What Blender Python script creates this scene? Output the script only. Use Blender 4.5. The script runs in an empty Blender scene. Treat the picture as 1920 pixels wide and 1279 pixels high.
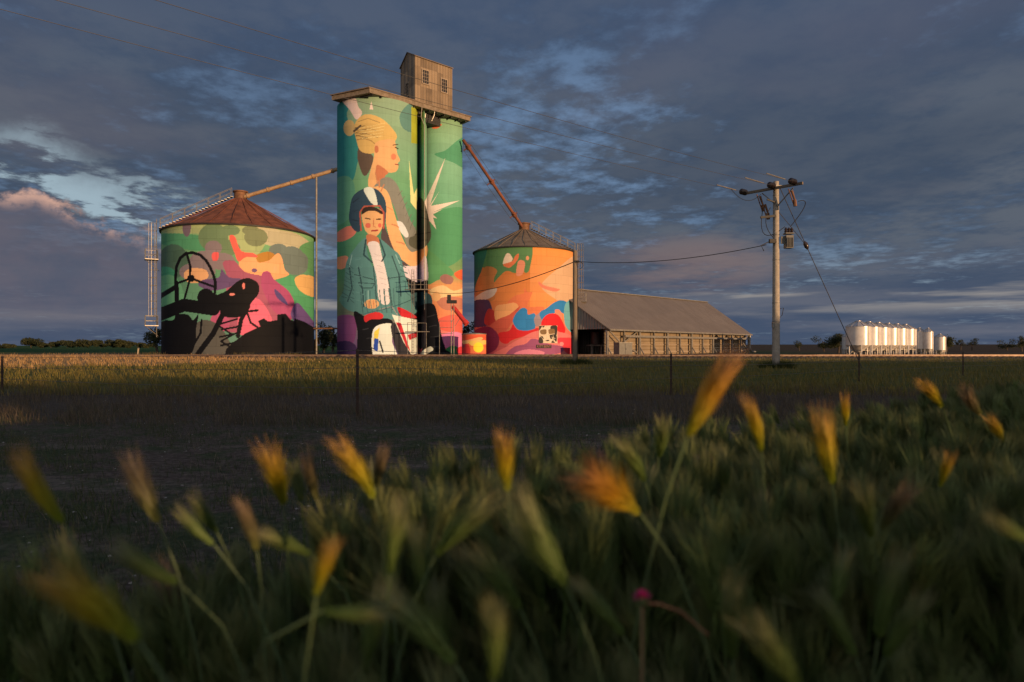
import bpy, math, random
import numpy as np
from mathutils import Vector, Matrix
random.seed(7); rng = np.random.default_rng(7)
PI = math.pi
S = bpy.context.scene; COL = S.collection
F, HY, CZ = 1280.0, 648.0, 1.25
def P(px, py, d): return Vector(((px-960)/F*d, d, CZ+(HY-py)/F*d))
def G(px, d): return Vector(((px-960)/F*d, d, 0))
SUN_AZ, SUN_EL = math.radians(46), math.radians(4.6)     # sun behind the camera, to the right
U = Vector((-math.sin(SUN_AZ), math.cos(SUN_AZ), 0)); NN = Vector((math.cos(SUN_AZ), math.sin(SUN_AZ), 0))
TE = math.tan(SUN_EL)

# ------------------------------------------------------------------ objects
def tag(o, label=None, cat=None, group=None, kind=None):
    if label: o['label'] = label
    if cat: o['category'] = cat
    if group: o['group'] = group
    if kind: o['kind'] = kind
    return o
def empty(name, loc=(0,0,0), rz=0):
    o = bpy.data.objects.new(name, None); COL.objects.link(o)
    o.location = loc; o.rotation_euler.z = rz; o.empty_display_size = .3
    return o
class MB:
    def __init__(s): s.v=[]; s.f=[]
    def add(s, vs, fs):
        n=len(s.v); s.v += [tuple(v) for v in vs]; s.f += [tuple(i+n for i in f) for f in fs]; return s
    def box(s, c, size, rz=0, M=None):
        hx,hy,hz = [a/2 for a in size]; R = M if M else Matrix.Rotation(rz,3,'Z'); c=Vector(c)
        vs=[c+R@Vector((x*hx,y*hy,z*hz)) for x in(-1,1) for y in(-1,1) for z in(-1,1)]
        return s.add(vs,[(0,1,3,2),(4,6,7,5),(0,4,5,1),(2,3,7,6),(0,2,6,4),(1,5,7,3)])
    def bar(s, a, b, w, h):
        a=Vector(a); b=Vector(b); d=b-a; L=d.length; q=d.to_track_quat('X','Z').to_matrix()
        return s.box((a+b)/2,(L,w,h),M=q)
    def tube(s, pts, r, n=8, caps=True):
        pts=[Vector(p) for p in pts]; rs = r if isinstance(r,(list,tuple)) else [r]*len(pts); vs=[]; fs=[]
        ref=None
        for i,p in enumerate(pts):
            d=(pts[min(i+1,len(pts)-1)]-pts[max(i-1,0)]).normalized()
            a=Vector((0,0,1)) if abs(d.z)<.9 else Vector((1,0,0))
            x=d.cross(a).normalized(); y=d.cross(x)
            for k in range(n):
                t=2*PI*k/n; vs.append(p+x*math.cos(t)*rs[i]+y*math.sin(t)*rs[i])
        for i in range(len(pts)-1):
            for k in range(n):
                fs.append((i*n+k,i*n+(k+1)%n,(i+1)*n+(k+1)%n,(i+1)*n+k))
        if caps: fs += [tuple(range(n))[::-1], tuple(range((len(pts)-1)*n,len(pts)*n))]
        return s.add(vs,fs)
    def lathe(s, c, prof, n=32, cap=True):
        c=Vector(c); vs=[]; fs=[]
        for r,z in prof:
            for k in range(n):
                t=2*PI*k/n; vs.append(c+Vector((r*math.cos(t),r*math.sin(t),z)))
        m=len(prof)
        for i in range(m-1):
            for k in range(n): fs.append((i*n+k,i*n+(k+1)%n,(i+1)*n+(k+1)%n,(i+1)*n+k))
        if cap: fs += [tuple(range(n))[::-1], tuple(range((m-1)*n,m*n))]
        return s.add(vs,fs)
    def prism(s, poly, z0, z1):
        n=len(poly); vs=[(x,y,z0) for x,y in poly]+[(x,y,z1) for x,y in poly]
        fs=[tuple(range(n))[::-1],tuple(range(n,2*n))]+[(i,(i+1)%n,n+(i+1)%n,n+i) for i in range(n)]
        return s.add(vs,fs)
    def build(s, name, mat, parent=None, smooth=False):
        me=bpy.data.meshes.new(name); me.from_pydata(s.v,[],s.f); me.validate()
        me.materials.append(mat)
        if smooth:
            me.polygons.foreach_set('use_smooth',[True]*len(me.polygons))
            try: me.set_sharp_from_angle(angle=math.radians(38))
            except Exception: pass
        o=bpy.data.objects.new(name,me); COL.objects.link(o)
        if parent: o.parent=parent; o.matrix_parent_inverse = Matrix.Translation(parent.location).inverted() if parent.rotation_euler.z==0 else Matrix.Identity(4)
        return o
def np_mesh(name, V, Fc, mat, cols=None, parent=None, smooth=False, cname='tint'):
    """V (n,3), Fc (m,k) same-size faces"""
    me=bpy.data.meshes.new(name); V=np.asarray(V,dtype=np.float32); Fc=np.asarray(Fc,dtype=np.int32)
    m,k=Fc.shape
    me.vertices.add(len(V)); me.vertices.foreach_set('co',V.ravel())
    me.loops.add(m*k); me.loops.foreach_set('vertex_index',Fc.ravel())
    me.polygons.add(m); me.polygons.foreach_set('loop_start',np.arange(0,m*k,k,dtype=np.int32))
    me.update(calc_edges=True)
    if cols is not None:
        at=me.color_attributes.new(cname,'FLOAT_COLOR','POINT')
        c=np.ones((len(V),4),dtype=np.float32); c[:,:3]=cols; at.data.foreach_set('color',c.ravel())
    if smooth: me.polygons.foreach_set('use_smooth',np.ones(m,dtype=bool))
    me.materials.append(mat)
    o=bpy.data.objects.new(name,me); COL.objects.link(o)
    if parent: o.parent=parent; o.matrix_parent_inverse=Matrix.Translation(parent.location).inverted()
    return o

# ------------------------------------------------------------------ shader expressions
class X:
    def __init__(s,nt,sock): s.nt=nt; s.s=sock
    def _m(s,op,*o):
        n=s.nt.nodes.new('ShaderNodeMath'); n.operation=op
        for i,a in enumerate((s,)+o):
            if isinstance(a,X): s.nt.links.new(a.s,n.inputs[i])
            else: n.inputs[i].default_value=float(a)
        return X(s.nt,n.outputs[0])
    def __add__(s,o): return s._m('ADD',o)
    def __radd__(s,o): return s._m('ADD',o)
    def __sub__(s,o): return s._m('SUBTRACT',o)
    def __rsub__(s,o): return (s*-1)+o
    def __mul__(s,o): return s._m('MULTIPLY',o)
    def __rmul__(s,o): return s._m('MULTIPLY',o)
    def __truediv__(s,o): return s._m('DIVIDE',o)
    def mx(s,o): return s._m('MAXIMUM',o)
    def mn(s,o): return s._m('MINIMUM',o)
    def sin(s): return s._m('SINE')
    def abs(s): return s._m('ABSOLUTE')
    def pw(s,o): return s._m('POWER',o)
    def smooth(s,a,b):
        n=s.nt.nodes.new('ShaderNodeMapRange'); n.interpolation_type='SMOOTHSTEP'
        s.nt.links.new(s.s,n.inputs[0]); n.inputs[1].default_value=a; n.inputs[2].default_value=b
        return X(s.nt,n.outputs[0])
def noise(nt,vec,scale,detail=4,rough=.55,dist=0):
    n=nt.nodes.new('ShaderNodeTexNoise'); n.inputs['Scale'].default_value=scale; n.inputs['Detail'].default_value=detail
    n.inputs['Roughness'].default_value=rough; n.inputs['Distortion'].default_value=dist
    if vec is not None: nt.links.new(vec.s if isinstance(vec,X) else vec,n.inputs['Vector'])
    return X(nt,n.outputs[0])
def comb(nt,x,y,z):
    n=nt.nodes.new('ShaderNodeCombineXYZ')
    for i,a in enumerate((x,y,z)):
        if isinstance(a,X): nt.links.new(a.s,n.inputs[i])
        else: n.inputs[i].default_value=a
    return X(nt,n.outputs[0])
def mix(nt,f,a,b):
    n=nt.nodes.new('ShaderNodeMix'); n.data_type='RGBA'
    if isinstance(f,X): nt.links.new(f.s,n.inputs[0])
    else: n.inputs[0].default_value=f
    for a_,i in ((a,6),(b,7)):
        if isinstance(a_,X): nt.links.new(a_.s,n.inputs[i])
        else: n.inputs[i].default_value=(*a_,1)
    return X(nt,n.outputs[2])
def attr(nt,name):
    n=nt.nodes.new('ShaderNodeAttribute'); n.attribute_name=name; return n
def newmat(name):
    m=bpy.data.materials.new(name); m.use_nodes=True; nt=m.node_tree; b=nt.nodes['Principled BSDF']
    return m,nt,b
def objco(nt):
    n=nt.nodes.new('ShaderNodeNewGeometry'); return X(nt,n.outputs['Position'])
def sep(nt,v):
    n=nt.nodes.new('ShaderNodeSeparateXYZ'); nt.links.new(v.s,n.inputs[0]); return [X(nt,o) for o in n.outputs]
def bump(nt,b,h,strength=.5,dist=.02):
    n=nt.nodes.new('ShaderNodeBump'); n.inputs['Strength'].default_value=strength; n.inputs['Distance'].default_value=dist
    nt.links.new(h.s,n.inputs['Height']); nt.links.new(n.outputs[0],b.inputs['Normal'])
def mat(name, c1, c2=None, scale=3, rough=.7, metal=0, bmp=0, stretch=(1,1,1), spec=.5, detail=5):
    m,nt,b=newmat(name); b.inputs['Roughness'].default_value=rough; b.inputs['Metallic'].default_value=metal
    b.inputs['Specular IOR Level'].default_value=spec
    c2=c2 or tuple(x*.7 for x in c1)
    mp=nt.nodes.new('ShaderNodeMapping'); nt.links.new(objco(nt).s,mp.inputs[0]); mp.inputs['Scale'].default_value=stretch
    n=noise(nt,X(nt,mp.outputs[0]),scale,detail,.6)
    nt.links.new(mix(nt,n.smooth(.3,.7),c1,c2).s,b.inputs['Base Color'])
    if bmp: bump(nt,b,n,bmp)
    return m

MT={}
MT['galv']=mat('galvanised_steel',(.42,.40,.36),(.28,.26,.23),4,.45,.6)
MT['galv_dull']=mat('dull_steel',(.30,.29,.27),(.18,.17,.15),4,.6,.3)
MT['rust']=mat('rusted_iron',(.24,.08,.04),(.11,.038,.022),1.2,.85,0,.3,(1,1,.5))
MT['rustpipe']=mat('rusty_pipe',(.24,.12,.06),(.13,.06,.035),2.5,.7,.2)
MT['brass']=mat('weathered_galvanised_pipe',(.42,.29,.17),(.28,.18,.10),2.5,.6,.1)
MT['brownroof']=mat('weathered_roof_iron',(.24,.19,.14),(.15,.11,.08),1.0,.7,.15,.2)
MT['fascia']=mat('timber_fascia',(.26,.21,.16),(.16,.125,.09),3,.8)
MT['dark']=mat('dark_metal',(.03,.03,.032),(.015,.015,.016),5,.6)
MT['black']=mat('black_rubber',(.02,.02,.02),(.012,.012,.012),5,.7)
MT['glass_dark']=mat('dark_window_glass',(.05,.05,.055),(.03,.03,.035),2,.2)
MT['frame']=mat('window_frame_paint',(.42,.34,.26),(.3,.24,.18),4,.7)
MT['concrete']=mat('pole_concrete',(.42,.375,.32),(.31,.28,.24),6,.85,0,.2)
MT['timberpole']=mat('timber_pole',(.24,.19,.14),(.14,.11,.08),5,.85,0,.3,(8,8,.5))
MT['porcelain']=mat('brown_porcelain',(.05,.035,.03),(.03,.02,.02),3,.25)
MT['greybox']=mat('grey_cabinet_paint',(.15,.15,.14),(.11,.11,.105),3,.5)
MT['red']=mat('red_auger_paint',(.62,.04,.03),(.45,.03,.025),3,.45)
MT['steelpost']=mat('rusty_fence_steel',(.06,.035,.025),(.035,.022,.018),12,.8)
MT['wire']=mat('fence_wire',(.18,.16,.14),(.12,.1,.09),10,.5,.4)
MT['cable']=mat('power_cable',(.06,.06,.065),(.04,.04,.045),3,.6)
MT['bark']=mat('tree_bark',(.10,.075,.055),(.05,.038,.03),6,.9,0,.4,(3,3,.6))
MT['ballast']=mat('track_ballast',(.09,.07,.055),(.035,.03,.022),.9,.95,0,.8,detail=8)
MT['rail']=mat('rail_steel',(.28,.2,.15),(.16,.1,.07),4,.5,.4)
MT['sleeper']=mat('sleeper_timber',(.13,.10,.08),(.07,.055,.045),5,.9)
MT['path']=mat('concrete_apron',(.13,.11,.085),(.05,.045,.035),.35,.9)

def corrugated(name,c1,c2,period,axis='xy',rough=.6,metal=.3,panel=0,strength=.6,rust=None):
    """ribs across the given direction, world space"""
    m,nt,b=newmat(name); p=objco(nt); x,y,z=sep(nt,p)
    if axis=='z': ph=z
    elif axis=='xy': ph=x*.9+y*.45
    else: ph=x*axis[0]+y*axis[1]
    rib=(ph*(2*PI/period)).sin()
    n=noise(nt,p,.6,6,.6); n2=noise(nt,comb(nt,ph*3,0,z*.25),1.5,4,.6)
    c=mix(nt,(n*.6+n2*.4).smooth(.35,.65),c1,c2)
    if panel:
        w=nt.nodes.new('ShaderNodeTexWhiteNoise'); w.noise_dimensions='2D'
        nt.links.new(comb(nt,(ph/panel)._m('FLOOR'),(z/2.4)._m('FLOOR'),0).s,w.inputs[0])
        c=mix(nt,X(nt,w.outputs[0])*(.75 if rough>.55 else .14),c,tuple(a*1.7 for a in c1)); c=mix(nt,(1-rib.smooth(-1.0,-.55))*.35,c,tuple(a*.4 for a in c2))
    nt.links.new(c.s,b.inputs['Base Color']); b.inputs['Roughness'].default_value=rough; b.inputs['Metallic'].default_value=metal
    bump(nt,b,rib,strength,period*.25)
    return m
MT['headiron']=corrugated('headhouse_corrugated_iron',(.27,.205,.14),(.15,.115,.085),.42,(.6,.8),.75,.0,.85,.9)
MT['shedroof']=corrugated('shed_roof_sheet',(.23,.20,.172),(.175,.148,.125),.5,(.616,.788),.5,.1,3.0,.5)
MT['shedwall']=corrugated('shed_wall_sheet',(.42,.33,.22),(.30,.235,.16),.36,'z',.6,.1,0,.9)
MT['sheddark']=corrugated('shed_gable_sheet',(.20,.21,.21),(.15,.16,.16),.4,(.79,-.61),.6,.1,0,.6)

# white farm silo steel
def white_steel():
    m,nt,b=newmat('white_silo_steel'); p=objco(nt); x,y,z=sep(nt,p)
    rib=(z*(2*PI/.11)).sin(); n=noise(nt,p,1.5,4)
    nt.links.new(mix(nt,n.smooth(.3,.7),(.80,.77,.74),(.68,.65,.62)).s,b.inputs['Base Color'])
    b.inputs['Roughness'].default_value=.3; b.inputs['Metallic'].default_value=.08
    bump(nt,b,rib,.12,.01); return m
MT['white']=white_steel()
MT['whiteroof']=mat('white_roof_steel',(.62,.60,.60),(.5,.48,.48),2,.35,.35)

# painted walls, colour from the point attribute "paint"
def painted(name, period, ringcol=.06, rough=.75, streak=.12, bstr=.35):
    m,nt,b=newmat(name); p=objco(nt); x,y,z=sep(nt,p)
    a=attr(nt,'paint'); n=noise(nt,p,.8,6,.6); n2=noise(nt,comb(nt,x*2.5,y*2.5,z*.12),1.6,4,.6)
    fine=noise(nt,p,9,3,.6)
    k=(1-streak)+ (n*.5+n2*.5)*streak*1.6 + (fine-.5)*.06
    f=(z/period); fr=f-f._m('FLOOR'); line=1-fr.smooth(0,.05)*(1-fr.smooth(.96,1.0))
    k=k*(1-line*ringcol)
    v=nt.nodes.new('ShaderNodeVectorMath'); v.operation='SCALE'; nt.links.new(a.outputs['Color'],v.inputs[0]); nt.links.new(k.s,v.inputs['Scale'])
    nt.links.new(v.outputs[0],b.inputs['Base Color']); b.inputs['Roughness'].default_value=rough
    b.inputs['Specular IOR Level'].default_value=.10
    bump(nt,b,fine*.3-line*.5+n2*.5,bstr,.03)
    return m
MT['mural']=painted('painted_concrete',1.25,.09,.85,.30)
MT['muralsteel']=painted('painted_steel',1.12,.16,.65,.20,.5)

# leaves and grass, colour from point attribute "tint"
def leafmat(name, trans=.35, rough=.6):
    m,nt,b=newmat(name); a=attr(nt,'tint'); b.inputs['Roughness'].default_value=rough; b.inputs['Specular IOR Level'].default_value=.25
    nt.links.new(a.outputs['Color'],b.inputs['Base Color'])
    t=nt.nodes.new('ShaderNodeBsdfTranslucent'); nt.links.new(a.outputs['Color'],t.inputs['Color'])
    mx=nt.nodes.new('ShaderNodeMixShader'); mx.inputs[0].default_value=trans
    nt.links.new(b.outputs[0],mx.inputs[1]); nt.links.new(t.outputs[0],mx.inputs[2])
    nt.links.new(mx.outputs[0],nt.nodes['Material Output'].inputs['Surface'])
    return m
MT['leaf']=leafmat('foliage',.3); MT['grass']=leafmat('grass_blade',.4)
def headmat(name, base, mid, tip):
    m,nt,b=newmat(name); a=attr(nt,'tint'); r=nt.nodes.new('ShaderNodeValToRGB')
    nt.links.new(a.outputs['Fac'],r.inputs[0]); e=r.color_ramp.elements
    e[0].position=0; e[0].color=(*base,1); e[1].position=1; e[1].color=(*tip,1); x=e.new(.5); x.color=(*mid,1)
    nt.links.new(r.outputs[0],b.inputs['Base Color']); b.inputs['Roughness'].default_value=.55
    t=nt.nodes.new('ShaderNodeBsdfTranslucent'); nt.links.new(r.outputs[0],t.inputs['Color'])
    mx=nt.nodes.new('ShaderNodeMixShader'); mx.inputs[0].default_value=.35
    nt.links.new(b.outputs[0],mx.inputs[1]); nt.links.new(t.outputs[0],mx.inputs[2])
    nt.links.new(mx.outputs[0],nt.nodes['Material Output'].inputs['Surface']); return m
MT['hgold']=headmat('golden_seed_head',(.26,.36,.03),(.52,.42,.02),(.52,.28,.09))
MT['horange']=headmat('orange_seed_head',(.38,.42,.03),(.55,.32,.02),(.42,.20,.09))
MT['hpink']=headmat('pinkish_seed_head',(.20,.24,.06),(.19,.17,.09),(.30,.21,.14))
MT['hgreen']=headmat('green_seed_head',(.13,.22,.05),(.17,.25,.07),(.26,.25,.13))
MT['stemg']=mat('green_stem',(.10,.16,.06),(.07,.11,.045),20,.6)

# ------------------------------------------------------------------ painting on the silos (colours are real paint, divided by the evening light)
KV=np.array([1.15,.80,.50])
def A(r,g,b):
    if g>r and g-b>28 and g>90: r,g,b=r+8,g-4,b+14
    c=np.array([r,g,b])/255.0; c=np.where(c<=.04045,c/12.92,((c+.055)/1.055)**2.4)
    return np.clip(c/KV,.006,.88)
def spline(pts,n=7):
    p=np.array(pts,float); N=len(p); out=[]
    for i in range(N):
        a,b,c,d=p[i-1],p[i],p[(i+1)%N],p[(i+2)%N]
        for t in np.arange(n)/n:
            out.append(.5*((2*b)+(-a+c)*t+(2*a-5*b+4*c-d)*t*t+(-a+3*b-3*c+d)*t**3))
    return np.array(out)
def inpoly(px,py,poly):
    x0,y0=poly.min(0); x1,y1=poly.max(0); r=np.zeros(px.shape,bool)
    sel=(px>=x0)&(px<=x1)&(py>=y0)&(py<=y1); xs=px[sel]; ys=py[sel]; c=np.zeros(xs.shape,bool)
    q=np.roll(poly,1,0)
    for (ax,ay),(bx,by) in zip(poly,q):
        if ay==by: continue
        c ^= ((ay>ys)!=(by>ys)) & (xs<(bx-ax)*(ys-ay)/(by-ay)+ax)
    r[sel]=c; return r
def painter(base, layers):
    def f(px,py):
        col=base(px,py)
        for L in layers:
            k,c=L[0],L[1]
            if k=='p': m=inpoly(px,py,spline(L[2]))
            elif k=='s': m=inpoly(px,py,np.array(L[2],float))
            elif k=='e':
                m=np.zeros(px.shape,bool)
                for (x,y,a,b) in L[2]: m|=((px-x)/a)**2+((py-y)/b)**2<1
            elif k=='l':
                m=np.zeros(px.shape,bool); w=L[3]; q=L[2]
                for (ax,ay),(bx,by) in zip(q[:-1],q[1:]):
                    dx,dy=bx-ax,by-ay; t=np.clip(((px-ax)*dx+(py-ay)*dy)/(dx*dx+dy*dy+1e-9),0,1)
                    m|=(px-ax-t*dx)**2+(py-ay-t*dy)**2<(w/2)**2
            col[m]=c
        return col
    return f
def vgrad(stops):
    ys=[s[0] for s in stops]; cs=np.array([s[1] for s in stops])
    return lambda px,py: np.stack([np.interp(py,ys,cs[:,i]) for i in range(3)],-1)
def painted_cylinder(name, cx, cy, R, z0, z1, paint, mat, parent, cell=.055, seam=False):
    face=math.atan2(-cy,-cx)                                  # towards the field in front
    nf=int(R*PI*1.1/cell); th=np.concatenate([face-PI*.55+np.arange(nf)/nf*PI*1.1, face+PI*.55+np.arange(24)/24*PI*.9])
    nz=int((z1-z0)/cell); zz=np.linspace(z0,z1,nz+1)
    T,Z=np.meshgrid(th,zz); Xw=cx+R*np.cos(T); Yw=cy+R*np.sin(T)
    V=np.stack([Xw,Yw,Z],-1).reshape(-1,3)
    px=960+F*V[:,0]/V[:,1]; py=HY-F*(V[:,2]-CZ)/V[:,1]
    cols=paint(px,py)
    if seam:
        ring=np.floor(V[:,2]/1.12); arcl=(np.tile(np.arange(len(th)),nz+1)*cell)+ring*1.3
        sm=(np.mod(arcl,2.6)<cell*1.01); cols=cols*np.where(sm,.88,1.0)[:,None]
        r2=np.random.default_rng(int(R*100)); pv_=r2.uniform(.93,1.05,4000); cols=cols*pv_[(np.abs(np.floor(arcl/2.6))*31+ring*7).astype(int)%4000][:,None]
    else:
        ring=np.floor(V[:,2]/1.25).astype(int); r2=np.random.default_rng(3); cols=cols*r2.uniform(.95,1.04,200)[np.clip(ring,0,199)][:,None]
    n=len(th); i=np.arange(nz)[:,None]*n; k=np.arange(n)[None,:]
    Fc=np.stack([i+k,i+(k+1)%n,i+n+(k+1)%n,i+n+k],-1).reshape(-1,4)
    return np_mesh(name,V,Fc,mat,cols,parent,True,'paint')

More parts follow.
